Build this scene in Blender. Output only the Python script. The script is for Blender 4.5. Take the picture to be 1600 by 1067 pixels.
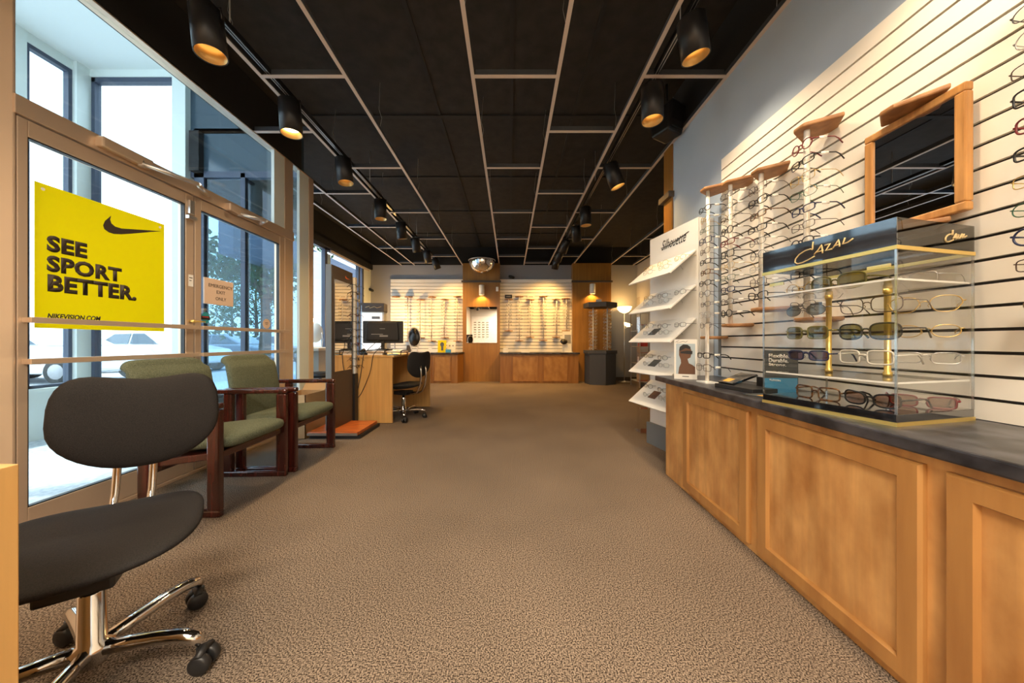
import bpy, bmesh, math, random
from mathutils import Vector, Matrix
random.seed(7)
SC = bpy.context.scene
for o in list(bpy.data.objects): bpy.data.objects.remove(o)
# ------------------------------------------------------------------ camera
cam_d = bpy.data.cameras.new('camera'); cam = bpy.data.objects.new('camera', cam_d)
SC.collection.objects.link(cam); SC.camera = cam
cam.location = (0, 0, 0.97); cam.rotation_euler = (math.radians(90), 0, 0)
cam_d.sensor_width = 36.0; cam_d.lens = 36.0*502/1600
cam_d.shift_x = 3/1600; cam_d.shift_y = 0.5/1600
cam_d.clip_start = 0.02; cam_d.clip_end = 200
# ------------------------------------------------------------------ world, exposure
vs = SC.view_settings
SC.display_settings.display_device = 'sRGB'
vs.view_transform = 'Standard'; vs.look = 'None'; vs.gamma = 1.0; vs.use_curve_mapping = False
vs.exposure = 0.0
W = bpy.data.worlds.new('sky'); SC.world = W; W.use_nodes = True
bg = W.node_tree.nodes['Background']; bg.inputs[0].default_value = (0.72, 0.86, 1.0, 1); bg.inputs[1].default_value = 4.2
SC.cycles.max_bounces = 9; SC.cycles.diffuse_bounces = 4; SC.cycles.glossy_bounces = 4
SC.cycles.transparent_max_bounces = 24; SC.cycles.transmission_bounces = 6
SC.cycles.caustics_reflective = False; SC.cycles.caustics_refractive = False
SC.cycles.sample_clamp_indirect = 4.0
SC.cycles.use_denoising = True
LAMP_LEFT, LAMP_RIGHT, WARM = 56.0, 50.0, (1.0, 0.76, 0.50)
AMBER = (1.0, 0.55, 0.15)
FILL = 118.0
# the shop goes on behind the camera: two added, unseen fill lights brighten it from there
def area_light(name, loc, size, energy, color, rot=(0,0,0)):
    d = bpy.data.lights.new(name, 'AREA'); d.shape = 'RECTANGLE'; d.size, d.size_y = size; d.energy = energy; d.color = color
    o = bpy.data.objects.new(name, d); SC.collection.objects.link(o); o.location = loc; o.rotation_euler = rot; return o
_sd = bpy.data.lights.new('sun', 'SUN'); _sd.energy = 6.0; _sd.angle = math.radians(3); _sd.color = (1.0, .96, .88)
_so = bpy.data.objects.new('sun', _sd); SC.collection.objects.link(_so); _so.rotation_euler = (math.radians(12), math.radians(-26), 0)
area_light('fill_light', (-0.1, -0.9, 2.84), (1.1, 0.6), FILL, (1.0, 0.86, 0.68))
area_light('fill_light', (-0.1, -2.4, 2.84), (1.1, 0.6), FILL, (1.0, 0.86, 0.68))
# ------------------------------------------------------------------ materials
MATS = {}
def mat(name, col, rough=0.5, metal=0.0, **k):
    if name in MATS: return MATS[name]
    m = bpy.data.materials.new(name); m.use_nodes = True; nt = m.node_tree; b = nt.nodes['Principled BSDF']
    b.inputs['Base Color'].default_value = (*col, 1); b.inputs['Roughness'].default_value = rough; b.inputs['Metallic'].default_value = metal
    if 'spec' in k: b.inputs['Specular IOR Level'].default_value = k['spec']
    if 'coat' in k: b.inputs['Coat Weight'].default_value = k['coat']; b.inputs['Coat Roughness'].default_value = 0.1
    if 'sheen' in k: b.inputs['Sheen Weight'].default_value = k['sheen']
    if 'emit' in k:
        b.inputs['Emission Color'].default_value = (*k.get('ecol', col), 1); b.inputs['Emission Strength'].default_value = k['emit']
    tc = nt.nodes.new('ShaderNodeTexCoord')
    def mapped(scale):
        mp = nt.nodes.new('ShaderNodeMapping'); mp.inputs['Scale'].default_value = scale
        nt.links.new(tc.outputs['Object'], mp.inputs[0]); return mp
    if 'noise' in k:   # (scale xyz, colour a, colour b, contrast lo, hi [, detail])
        sc, a, c, lo, hi = k['noise'][:5]; det = k['noise'][5] if len(k['noise']) > 5 else 4
        mp = mapped(sc); n = nt.nodes.new('ShaderNodeTexNoise'); n.inputs['Scale'].default_value = 1.0; n.inputs['Detail'].default_value = det
        nt.links.new(mp.outputs[0], n.inputs[0]); r = nt.nodes.new('ShaderNodeValToRGB')
        r.color_ramp.elements[0].position = lo; r.color_ramp.elements[1].position = hi
        r.color_ramp.elements[0].color = (*a, 1); r.color_ramp.elements[1].color = (*c, 1)
        nt.links.new(n.outputs['Fac'], r.inputs[0]); out = r.outputs[0]
        if 'noise2' in k:
            sc2, d, lo2, hi2 = k['noise2']
            mp2 = mapped(sc2); n2 = nt.nodes.new('ShaderNodeTexNoise'); n2.inputs['Scale'].default_value = 1.0; n2.inputs['Detail'].default_value = 3
            nt.links.new(mp2.outputs[0], n2.inputs[0]); mr = nt.nodes.new('ShaderNodeMapRange')
            mr.inputs[1].default_value = lo2; mr.inputs[2].default_value = hi2; mr.inputs[3].default_value = d; mr.inputs[4].default_value = 1.0
            nt.links.new(n2.outputs['Fac'], mr.inputs[0])
            mx = nt.nodes.new('ShaderNodeMix'); mx.data_type = 'RGBA'; mx.blend_type = 'MULTIPLY'; mx.inputs[0].default_value = 1.0
            nt.links.new(out, mx.inputs[6]); nt.links.new(mr.outputs[0], mx.inputs[7]); out = mx.outputs[2]
        nt.links.new(out, b.inputs['Base Color'])
        if 'bump' in k:
            bp = nt.nodes.new('ShaderNodeBump'); bp.inputs['Strength'].default_value = k['bump'][0]; bp.inputs['Distance'].default_value = k['bump'][1]
            nt.links.new(n.outputs['Fac'], bp.inputs['Height']); nt.links.new(bp.outputs[0], b.inputs['Normal'])
    MATS[name] = m; return m
def glass(name, tint=(1,1,1), refl=1.0, ior=1.45, rough=0.0, edge=None):
    if name in MATS: return MATS[name]
    m = bpy.data.materials.new(name); m.use_nodes = True; nt = m.node_tree; nt.nodes.clear()
    o = nt.nodes.new('ShaderNodeOutputMaterial'); mx = nt.nodes.new('ShaderNodeMixShader'); t = nt.nodes.new('ShaderNodeBsdfTransparent')
    g = nt.nodes.new('ShaderNodeBsdfGlossy'); g.inputs['Roughness'].default_value = rough; t.inputs[0].default_value = (*tint, 1)
    lw = nt.nodes.new('ShaderNodeLayerWeight'); pw = nt.nodes.new('ShaderNodeMath'); pw.operation = 'POWER'; pw.inputs[1].default_value = 4.2
    nt.links.new(lw.outputs['Facing'], pw.inputs[0]); ma = nt.nodes.new('ShaderNodeMath'); ma.operation = 'MULTIPLY_ADD'
    ma.inputs[1].default_value = .93; ma.inputs[2].default_value = .035*refl; nt.links.new(pw.outputs[0], ma.inputs[0]); nt.links.new(ma.outputs[0], mx.inputs[0])
    nt.links.new(t.outputs[0], mx.inputs[1]); nt.links.new(g.outputs[0], mx.inputs[2]); nt.links.new(mx.outputs[0], o.inputs[0])
    MATS[name] = m; return m
M_CARPET = mat('carpet', (.2,.16,.12), .95, noise=((215,215,215), (.040,.028,.021), (.38,.30,.232), .40, .61, 3), noise2=((1.3,1.3,1.3), .82, .35, .65), bump=(.12,.002), spec=.1)
M_MAPLEF = mat('amber maple frame', (.33,.16,.05), .35, noise=((14,14,1.5), (.25,.105,.03), (.37,.175,.05), .3, .7, 8))
M_DECK = mat('black ceiling deck', (.02,.018,.017), .9, noise=((9,9,9), (.009,.008,.007), (.022,.018,.016), .35, .7, 6))
M_BLACKW = mat('black plenum wall', (.008,.008,.009), .8)
M_GRID = mat('painted ceiling grid', (.60,.52,.46), .5)
M_GRIDW = mat('black grid web', (.05,.055,.065), .5)
M_GREYW = mat('grey blue wall paint', (.43,.53,.66), .8, noise=((3,3,3), (.42,.52,.65), (.44,.54,.67), .4, .6))
M_TAUPE = mat('taupe wall paint', (.38,.36,.34), .8)
M_BACKW = mat('grey wall paint', (.33,.33,.34), .8)
M_CREAM = mat('cream wall paint', (.72,.66,.56), .8)
M_SLAT = mat('cream slatwall', (.94,.90,.81), .55)
M_GROOVE = mat('dark groove insert', (.010,.008,.007), .6)
M_OUTW = mat('white exterior stucco', (.74,.80,.79), .8)
M_MAPLE = mat('honey maple veneer', (.55,.3,.12), .32, noise=((8,8,4.5), (.44,.20,.06), (.76,.43,.16), .32, .68, 9), noise2=((28,28,1.6), .86, .4, .6), coat=.25)
M_MAPLEB = mat('amber maple veneer', (.35,.17,.05), .35, noise=((7,7,4), (.30,.13,.035), (.48,.25,.075), .32, .68, 9))
M_MAPLED = mat('honey maple door frame', (.50,.27,.1), .32, noise=((14,14,1.5), (.36,.165,.05), (.52,.27,.085), .3, .7, 8), coat=.25)
M_PILAS = mat('amber plywood panel', (.42,.2,.07), .38, noise=((2.5,2.5,1.2), (.26,.115,.020), (.38,.185,.038), .3, .7, 8), noise2=((22,22,1.2), .85, .4, .6), coat=.15)
M_DESK = mat('light maple laminate', (.6,.38,.18), .4, noise=((9,9,1.0), (.62,.34,.11), (.76,.45,.155), .3, .7, 6), noise2=((40,40,1.5), .9, .4, .6))
M_OAK = mat('oak', (.6,.3,.1), .4, noise=((30,30,3), (.38,.17,.045), (.66,.34,.11), .35, .65, 6))
M_BRACK = mat('stained wood bracket', (.42,.17,.07), .5, noise=((20,20,20), (.27,.115,.035), (.43,.215,.08), .35, .65, 6))
M_MAHOG = mat('dark mahogany', (.07,.012,.008), .25, noise=((30,30,4), (.022,.004,.003), (.075,.014,.009), .3, .7, 4), coat=.5)
M_TOP = mat('black slate laminate', (.035,.033,.036), .32, noise=((11,11,11), (.016,.016,.020), (.10,.10,.12), .38, .78, 10))
M_ALU = mat('champagne anodised aluminium', (.72,.55,.40), .38, .55)
M_CHAMP = mat('cream jamb paint', (.78,.58,.40), .6)
M_BLK = mat('black powder coat', (.018,.018,.020), .38, .3)
M_BLKP = mat('black plastic', (.015,.015,.016), .45)
M_BLKG = mat('glossy black acrylic', (.008,.009,.012), .04, 0, spec=.9, coat=1.0)
M_CHROME = mat('chrome', (.72,.70,.68), .10, 1.0)
M_STEEL = mat('satin steel', (.70,.68,.65), .3, .9)
M_BRASS = mat('polished brass', (.92,.68,.22), .34, .85)
M_GOLD = mat('gold lettering', (.80,.62,.30), .4, .3)
M_REFLECTOR = mat('gold lamp baffle', (.85,.55,.20), .35, .5)
M_BULB = mat('lit lamp face', (1,.8,.5), .5, emit=14.0, ecol=(1.0,.70,.34))
M_BULBD = mat('dim lamp face', (.8,.6,.3), .5, emit=2.2, ecol=(1.0,.66,.28))
M_FABG = mat('olive woven upholstery', (.16,.17,.10), .9, noise=((260,260,260), (.065,.080,.052), (.17,.185,.125), .35, .65, 2), bump=(.4,.002), spec=.2)
M_FABB = mat('charcoal mesh upholstery', (.04,.036,.035), .75, noise=((420,420,420), (.006,.005,.005), (.017,.0135,.0125), .35, .65, 2), bump=(.3,.001), spec=.3)
M_YEL = mat('yellow poster film', (.90,.78,.0), .45)
_nt = M_YEL.node_tree; _tr = _nt.nodes.new('ShaderNodeBsdfTranslucent'); _tr.inputs[0].default_value = (.90,.78,0,1); _mx = _nt.nodes.new('ShaderNodeMixShader'); _mx.inputs[0].default_value = .45
_nt.links.new(_nt.nodes['Principled BSDF'].outputs[0], _mx.inputs[1]); _nt.links.new(_tr.outputs[0], _mx.inputs[2]); _nt.links.new(_mx.outputs[0], _nt.nodes['Material Output'].inputs[0])
M_INK = mat('dark brown ink', (.035,.022,.012), .6)
M_INKB = mat('black ink', (.012,.012,.014), .6)
M_WHITE = mat('white satin plastic', (.85,.84,.80), .4)
M_CARD = mat('white card', (.85,.83,.78), .6)
M_PEACH = mat('peach sign plate', (.78,.58,.44), .5)
M_TEAL = mat('teal sticker film', (.03,.30,.33), .5)
M_LIT = mat('backlit white panel', (1,1,.97), .5, emit=1.1, ecol=(1.0,.97,.90))
M_SHADE = mat('glowing glass shade', (1,.85,.6), .5, emit=3.2, ecol=(1.0,.72,.36))
M_CHAR = mat('charcoal laminate', (.045,.046,.050), .5)
M_BRONZE = mat('bronze grey laminate', (.085,.066,.052), .45)
M_GREYED = mat('blue grey edge', (.16,.18,.20), .5)
M_GREY = mat('grey plastic', (.30,.30,.31), .5)
M_ORG = mat('orange stained wood', (.62,.15,.03), .35, noise=((8,30,8), (.42,.085,.018), (.72,.20,.045), .3, .7, 6), coat=.3)
M_ORANGE = mat('orange logo film', (.9,.16,.02), .5)
M_SKIN = mat('printed brown skin tone', (.14,.065,.035), .7)
M_SKY = mat('printed pale blue', (.45,.55,.62), .7)
M_BLUEC = mat('printed blue', (.05,.30,.55), .6)
M_RED = mat('printed red', (.6,.05,.04), .6)
M_AMBER = mat('printed amber', (.75,.40,.06), .6)
M_DGREY = mat('printed slate grey', (.07,.08,.085), .6)
M_CONC = mat('pale concrete', (.42,.48,.55), .9, noise=((34,34,34), (.50,.56,.62), (.74,.78,.82), .35, .65, 5))
M_ASPH = mat('asphalt', (.44,.45,.47), .95, noise=((20,20,20), (.40,.41,.43), (.50,.51,.53), .35, .65, 5))
M_GRASS = mat('sunlit grass', (.30,.36,.14), .95, noise=((4,4,4), (.26,.32,.12), (.42,.46,.20), .35, .65, 5))
M_LEAF = mat('tree leaves', (.07,.12,.04), .8)
M_BARK = mat('bark', (.10,.07,.05), .9)
M_CARW = mat('silver white car paint', (.70,.73,.76), .25, .2, coat=.8)
M_CARG = mat('grey blue car paint', (.22,.27,.33), .25, .3, coat=.8)
M_TYRE = mat('tyre rubber', (.02,.02,.02), .8)
M_CARGL = mat('car window glass', (.05,.08,.11), .08, 0, spec=.8)
M_SPAN = mat('dark blue spandrel glass', (.045,.075,.105), .12, 0, spec=.7)
M_MULD = mat('dark blue grey mullion', (.06,.075,.12), .5)
M_MULW = mat('white green mullion', (.74,.81,.79), .5)
M_TAN = mat('tan cardboard', (.52,.33,.16), .8)
M_FURN = mat('beige laminate', (.50,.42,.32), .6)
M_MIRROR = mat('mirror silvering', (.86,.86,.86), .01, 1.0)
M_WIRE = mat('hanger wire', (.40,.38,.36), .5, .5)
G_WIN = glass('window glass', (.93,.97,.98), .9)
G_SIDE = glass('tinted side glass', (.55,.68,.78), 1.3)
G_ACR = glass('clear acrylic', (.99,.99,.985), .6)
G_ACRE = mat('frosted acrylic edge', (.92,.92,.88), .25)
G_SMOKE = glass('smoked acrylic', (.42,.41,.38), 1.0)
G_LENS = glass('clear lens', (.96,.97,.96), .8)
G_OLIVE = glass('olive tinted lens', (.25,.23,.11), 1.2)
G_BLUE = glass('blue grey tinted lens', (.22,.28,.33), 1.2)
G_BROWN = glass('brown tinted lens', (.45,.30,.24), 1.2)
G_VIOL = glass('violet tinted lens', (.30,.22,.34), 1.2)
# ------------------------------------------------------------------ helpers
def link(o): SC.collection.objects.link(o)
LOCM = {}
def thing(name, label=None, cat=None, loc=(0,0,0), rz=0.0, group=None, kind=None, parent=None, scale=1.0):
    o = bpy.data.objects.new(name, None); link(o); o.location = loc; o.rotation_euler = (0,0,rz); o.empty_display_size = .05
    o.scale = (scale,)*3
    if parent: o.parent = parent
    tag(o, label, cat, group, kind)
    m = Matrix.Translation(Vector(loc)) @ Matrix.Rotation(rz, 4, 'Z') @ Matrix.Scale(scale, 4)
    LOCM[o.name] = (LOCM[parent.name] @ m) if parent else m
    return o
def tag(o, label=None, cat=None, group=None, kind=None):
    if label: o['label'] = label
    if cat: o['category'] = cat
    if group: o['group'] = group
    if kind: o['kind'] = kind
    return o
def obj(name, bm, m, parent=None, world=False, smooth=False, bevel=0.0, sub=0, label=None, auto=None):
    me = bpy.data.meshes.new(name); bm.to_mesh(me); bm.free()
    for x in (m if isinstance(m, (list, tuple)) else [m]): me.materials.append(x)
    o = bpy.data.objects.new(name, me); link(o)
    if parent:
        o.parent = parent
        if world: me.transform(LOCM[parent.name].inverted())
        LOCM[o.name] = LOCM[parent.name]
    else: LOCM[o.name] = Matrix.Identity(4)
    if smooth:
        for p in me.polygons: p.use_smooth = True
    if bevel:
        b = o.modifiers.new('bevel', 'BEVEL'); b.width = bevel; b.segments = 2; b.limit_method = 'ANGLE'; b.angle_limit = math.radians(40)
    if sub:
        s = o.modifiers.new('sub', 'SUBSURF'); s.levels = sub; s.render_levels = sub
    if auto:
        me.set_sharp_from_angle(angle=math.radians(auto))
    if label: o['label'] = label
    return o
def struct(name, bm, m, **k):
    o = obj(name, bm, m, **k)
    if not k.get('parent'): o['kind'] = 'structure'
    return o
def B(): return bmesh.new()
def box(bm, x0, x1, y0, y1, z0, z1, mi=0):
    if x1 < x0: x0, x1 = x1, x0
    if y1 < y0: y0, y1 = y1, y0
    if z1 < z0: z0, z1 = z1, z0
    v = [bm.verts.new(p) for p in ((x0,y0,z0),(x1,y0,z0),(x1,y1,z0),(x0,y1,z0),(x0,y0,z1),(x1,y0,z1),(x1,y1,z1),(x0,y1,z1))]
    for q in ((0,3,2,1),(4,5,6,7),(0,1,5,4),(1,2,6,5),(2,3,7,6),(3,0,4,7)):
        f = bm.faces.new([v[i] for i in q]); f.material_index = mi
    return bm
def bx(*a, **k): return box(B(), *a, **k)
def prism(bm, pts, axis, a, b, mi=0):
    """polygon pts extruded along axis from a to b; pts are the two other coordinates in order"""
    def P(p, t):
        return {'x': (t, p[0], p[1]), 'y': (p[0], t, p[1]), 'z': (p[0], p[1], t)}[axis]
    A = [bm.verts.new(P(p, a)) for p in pts]; Bv = [bm.verts.new(P(p, b)) for p in pts]
    n = len(pts); fs = [bm.faces.new(A), bm.faces.new(Bv[::-1])]
    for i in range(n): fs.append(bm.faces.new((A[i], Bv[i], Bv[(i+1) % n], A[(i+1) % n])))
    for f in fs: f.material_index = mi
    bmesh.ops.recalc_face_normals(bm, faces=fs)
    return bm
def tube(bm, pts, r, n=8, closed=False, caps=True, flat=1.0, mi=0):
    pts = [Vector(p) for p in pts]; N = len(pts); rings = []
    rs = r if isinstance(r, (list, tuple)) else [r]*N
    up0 = None
    for i, p in enumerate(pts):
        if closed: t = pts[(i+1) % N] - pts[i-1]
        else: t = pts[min(i+1, N-1)] - pts[max(i-1, 0)]
        t.normalize()
        if up0 is None:
            up0 = Vector((0,0,1)) if abs(t.z) < .9 else Vector((0,1,0))
        s = t.cross(up0)
        if s.length < 1e-5: s = t.orthogonal()
        s.normalize(); u = s.cross(t).normalized(); up0 = u
        rings.append([bm.verts.new(p + (s*math.cos(2*math.pi*k/n)*flat + u*math.sin(2*math.pi*k/n))*rs[i]) for k in range(n)])
    for i in range(N if closed else N-1):
        a, b = rings[i], rings[(i+1) % N]
        for k in range(n):
            f = bm.faces.new((a[k], a[(k+1) % n], b[(k+1) % n], b[k])); f.smooth = True; f.material_index = mi
    if caps and not closed:
        bm.faces.new(rings[0][::-1]).material_index = mi; bm.faces.new(rings[-1]).material_index = mi
    return bm
def lathe(bm, prof, c=(0,0,0), n=24, axis=None, closed=False, mi=0):
    """prof: (r, z) list revolved about z through c; axis: matrix applied first"""
    rings = []
    for r, z in prof:
        rr = max(r, 1e-5); ring = []
        for k in range(n):
            v = Vector((rr*math.cos(2*math.pi*k/n), rr*math.sin(2*math.pi*k/n), z))
            if axis: v = axis @ v
            ring.append(bm.verts.new(v + Vector(c)))
        rings.append(ring)
    m = len(rings)
    for i in range(m if closed else m-1):
        a, b = rings[i], rings[(i+1) % m]
        for k in range(n):
            f = bm.faces.new((a[k], a[(k+1) % n], b[(k+1) % n], b[k])); f.smooth = True; f.material_index = mi
    if not closed:
        bm.faces.new(rings[0][::-1]).material_index = mi; bm.faces.new(rings[-1]).material_index = mi
    return bm
def cyl(bm, a, b, r, n=16, r2=None): return tube(bm, [a, b], [r, r2 if r2 is not None else r], n)
def pad(bm, sx, sy, sz, e=3.0, nu=28, nv=14, c=(0,0,0), e2=2.4):
    """superellipsoid cushion, half sizes sx sy sz"""
    def f(v, p): return math.copysign(abs(v)**(2/p), v)
    rows = []
    for j in range(nv+1):
        ph = -math.pi/2 + math.pi*j/nv; cz = abs(math.cos(ph))**(2/e2); zz = f(math.sin(ph), e2)
        rows.append([bm.verts.new((c[0]+sx*cz*f(math.cos(2*math.pi*i/nu), e), c[1]+sy*cz*f(math.sin(2*math.pi*i/nu), e), c[2]+sz*zz)) for i in range(nu)] if 0 < j < nv else [bm.verts.new((c[0], c[1], c[2]+sz*zz))])
    for j in range(nv):
        a, b = rows[j], rows[j+1]
        for i in range(nu):
            i2 = (i+1) % nu
            if len(a) == 1: bm.faces.new((a[0], b[i], b[i2]) if len(b) > 1 else (a[0],))
            elif len(b) == 1: bm.faces.new((a[i], b[0], a[i2]))
            else: bm.faces.new((a[i], b[i], b[i2], a[i2]))
    bmesh.ops.recalc_face_normals(bm, faces=bm.faces)
    return bm
def text(name, s, m, parent, w, h, org, right, up, ext=.0006, shear=0.0, bold=0.0, world=True, space=1.0):
    """lettering as a mesh that fills w x h (h None keeps proportion), lower left corner at org"""
    c = bpy.data.curves.new('t', 'FONT'); c.body = s; c.size = 1.0; c.shear = shear; c.offset = bold; c.extrude = 0; c.space_character = space; c.resolution_u = 3
    c.align_x = 'CENTER' if '\n' in s else 'LEFT'
    t = bpy.data.objects.new('t', c); link(t)
    dg = bpy.context.evaluated_depsgraph_get(); me = bpy.data.meshes.new_from_object(t.evaluated_get(dg))
    bpy.data.objects.remove(t); bpy.data.curves.remove(c)
    xs = [v.co.x for v in me.vertices]; ys = [v.co.y for v in me.vertices]
    x0, x1, y0, y1 = min(xs), max(xs), min(ys), max(ys); sx = w/(x1-x0); sy = (h/(y1-y0)) if h else sx
    R, U = Vector(right).normalized(), Vector(up).normalized(); Nn = R.cross(U); O = Vector(org)
    bm = bmesh.new(); bm.from_mesh(me); bpy.data.meshes.remove(me)
    for v in bm.verts: v.co = O + R*((v.co.x-x0)*sx) + U*((v.co.y-y0)*sy)
    g = bmesh.ops.extrude_face_region(bm, geom=bm.faces[:])
    for v in [e for e in g['geom'] if isinstance(e, bmesh.types.BMVert)]: v.co += Nn*ext
    return obj(name, bm, m, parent, world=world)
def flat_poly(bm, pts2, org, right, up, ext=.0006, mi=0):
    R, U = Vector(right).normalized(), Vector(up).normalized(); Nn = R.cross(U); O = Vector(org)
    a = [bm.verts.new(O+R*p[0]+U*p[1]) for p in pts2]; b = [bm.verts.new(O+R*p[0]+U*p[1]+Nn*ext) for p in pts2]
    n = len(a); fs = [bm.faces.new(a[::-1]), bm.faces.new(b)]
    for i in range(n): fs.append(bm.faces.new((a[i], a[(i+1) % n], b[(i+1) % n], b[i])))
    for f in fs: f.material_index = mi
    bmesh.ops.recalc_face_normals(bm, faces=fs)
    return bm
def ellipse(cx, cy, a, b, n=24): return [(cx+a*math.cos(2*math.pi*k/n), cy+b*math.sin(2*math.pi*k/n)) for k in range(n)]
def dup(root, loc, rz=None, parent=None):
    c = root.copy(); link(c); c.parent = parent
    if loc is not None: c.location = loc
    if rz is not None: c.rotation_euler = (0,0,rz)
    for ch in root.children:
        k = ch.copy(); link(k); k.parent = c
        for g in ch.children:
            q = g.copy(); link(q); q.parent = k
    return c
ORD = ['topmost']+[w+' from top' for w in 'second third fourth fifth sixth seventh eighth ninth tenth eleventh twelfth thirteenth fourteenth fifteenth sixteenth'.split()]
NTH = ['first','second','third','fourth','fifth','sixth','seventh','eighth','ninth','tenth']
# ================================================================== THE SETTING
CZ = 2.893            # grid height
def st(name, bm, m, **k): return struct(name, bm, m, **k)
st('floor', bx(-2.45, 3.3, -3.3, 8.1, -0.12, 0.0), M_CARPET)
cb = B(); box(cb, -2.45, 3.3, -3.3, 8.1, 3.34, 3.4); box(cb, -3.6, -2.45, 3.66, 8.1, 3.34, 3.4); _fl = st('floor_bay', bx(-3.6, -2.45, 3.66, 8.1, -0.12, 0.0), M_CARPET)
st('ceiling', cb, M_DECK)
st('wall_back', bx(-3.6, 3.3, 8.05, 8.2, 0, CZ), M_BACKW)
pb = B(); box(pb, -3.6, 3.3, 8.05, 8.2, CZ, 3.34); box(pb, 3.17, 3.3, 3.0, 8.05, CZ, 3.34)
box(pb, -3.6, -3.49, 3.6, 8.05, CZ, 3.34); box(pb, -2.45, -2.336, -3.3, 3.6, CZ+.01, 3.34); box(pb, -3.6, 3.3, -3.3, -3.2, CZ, 3.34)
box(pb, 1.58, 1.70, -3.2, 3.11, CZ, 3.34)
st('wall_upper', pb, M_BLACKW)
st('wall_right', bx(1.58, 1.70, -3.2, 3.11, 0, CZ), M_GREYW)
rr = B(); box(rr, 3.17, 3.3, 3.0, 8.05, 0, CZ); box(rr, 1.70, 3.3, 2.9, 3.0, 0, 3.34)
st('wall_far_right', rr, M_TAUPE)
st('wall_front', bx(-2.45, 1.7, -3.3, -3.2, 0, CZ), M_CREAM)
lw = B(); box(lw, -2.46, -2.336, -3.2, 1.508, 0, CZ); st('wall_left', lw, M_CHAMP)
# dropped black bulkhead over the far left windows, and their knee wall
st('trim_1', bx(-3.60, -3.44, 3.70, 8.05, 2.77, CZ), M_BLACKW)
st('baseboard_left', bx(-3.60, -3.46, 3.70, 8.05, 0, .30), M_TAUPE)
st('baseboard_back', bx(2.48, 3.17, 8.03, 8.05, 0, .09), M_BRONZE)
# wood pilasters with a dark band
PIL = [(-1.157, -.25, 7.85, 8.05), (1.53, 2.47, 7.85, 8.05), (1.565, 1.715, 3.11, 3.27)]
for i, (a, b, c, d) in enumerate(PIL):
    p = st('trim_%d' % (2+i), bx(a, b, c, d, 0, CZ), M_PILAS)
    e = .03
    if i < 2: st('trim_band', bx(a-e, b+e, c-e, c, 2.42, 2.465), M_BRONZE, parent=p)
    else: st('trim_band', bx(a-.04, b+.03, c-.02, d+.03, 2.37, 2.425), M_BRONZE, parent=p)
# ceiling grid ------------------------------------------------------
RUN = [-2.72, -2.39, -1.80, -1.19, -.27, .346, .962, 1.568, 2.50, 3.08]
Y0 = [3.72, -3.2, -3.2, -3.2, -3.2, -3.2, -3.2, -3.2, 3.0, 3.0]
n = 5
for x, y in zip(RUN, Y0):
    b = B(); box(b, x-.013, x+.013, y, 8.05, CZ-.006, CZ, 0); box(b, x-.004, x+.004, y, 8.05, CZ, CZ+.045, 1)
    t_ = st('trim_%d' % n, b, [M_GRID, M_GRIDW]); n += 1
    w = B()
    for k in range(6):
        yy = (y if y > 0 else -.4)+.9+1.22*k+.17*(n % 3)
        if yy < 8: tube(w, [(x, yy, CZ+.04), (x+.012, yy+.01, CZ+.13), (x-.008, yy-.004, CZ+.2), (x+.01*(n%3), yy, 3.34)], .0016, 4)
    st('hanger_wire', w, M_WIRE, parent=t_)
for a, b_, off in ((-2.72,-2.39,.61+3.66), (-2.39,-1.80,-.61), (-1.80,-1.19,0), (-.27,.346,0), (.346,.962,.61), (.962,1.568,0), (2.50,3.08,1.22)):
    b = B(); k = 0
    for k in range(-4, 6):
        y = 2.325+off+1.225*k
        if -3 < y < 8 and not (a < -2.5 and y < 3.8) and not (a > 2 and y < 3.1):
            box(b, a+.013, b_-.013, y-.013, y+.013, CZ-.006, CZ, 0); box(b, a+.02, b_-.02, y-.004, y+.004, CZ, CZ+.045, 1)
    st('trim_%d' % n, b, [M_GRID, M_GRIDW]); n += 1
# seams and strips on the black deck
b = B()
for y in (.9, 2.1, 3.35, 4.6, 5.8, 7.0): box(b, -2.3, 1.55, y, y+.05, 3.325, 3.34)
for x in (-1.5, -.75, .0, .65, 1.3): box(b, x, x+.03, -.5, 8.0, 3.33, 3.34)
st('trim_%d' % n, b, M_BLACKW); n += 1
# storefront --------------------------------------------------------
XG = -2.336
def fr(bm, y0, y1, z0, z1, d=.055, off=0.0): return box(bm, XG-.05+off-d/2+.02, XG+off, y0, y1, z0, z1)
sf = B()
box(sf, XG-.11, XG+.012, 1.508, 3.46, 2.05, 2.14)          # transom bar
box(sf, XG-.10, XG, 3.335, 3.46, 0, CZ)                     # right jamb
box(sf, XG-.10, XG, 3.735, 3.82, 0, CZ)                     # end post
box(sf, XG-.08, XG, 3.46, 3.735, 0, .17)                    # sidelight sill
box(sf, XG-.11, XG+.01, 1.508, 3.46, 0, .022)               # threshold
box(sf, XG-.08, XG, 1.508, 3.82, CZ-.012, CZ-.002)          # head
box(sf, XG-.10, XG, 1.508, 1.519, 0, CZ)
st('trim_%d' % n, sf, M_ALU, bevel=.003); n += 1
wn = 1
def pane(name, bm, m=None, **k):
    global wn
    if name == 'window': name = 'window_%d' % wn; wn += 1
    return st(name, bm, m or G_WIN, **k)
pane('window', bx(XG-.045, XG-.039, 1.519, 3.335, 2.14, CZ-.012))
pane('window', bx(XG-.045, XG-.039, 3.46, 3.735, .17, CZ-.012))
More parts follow.
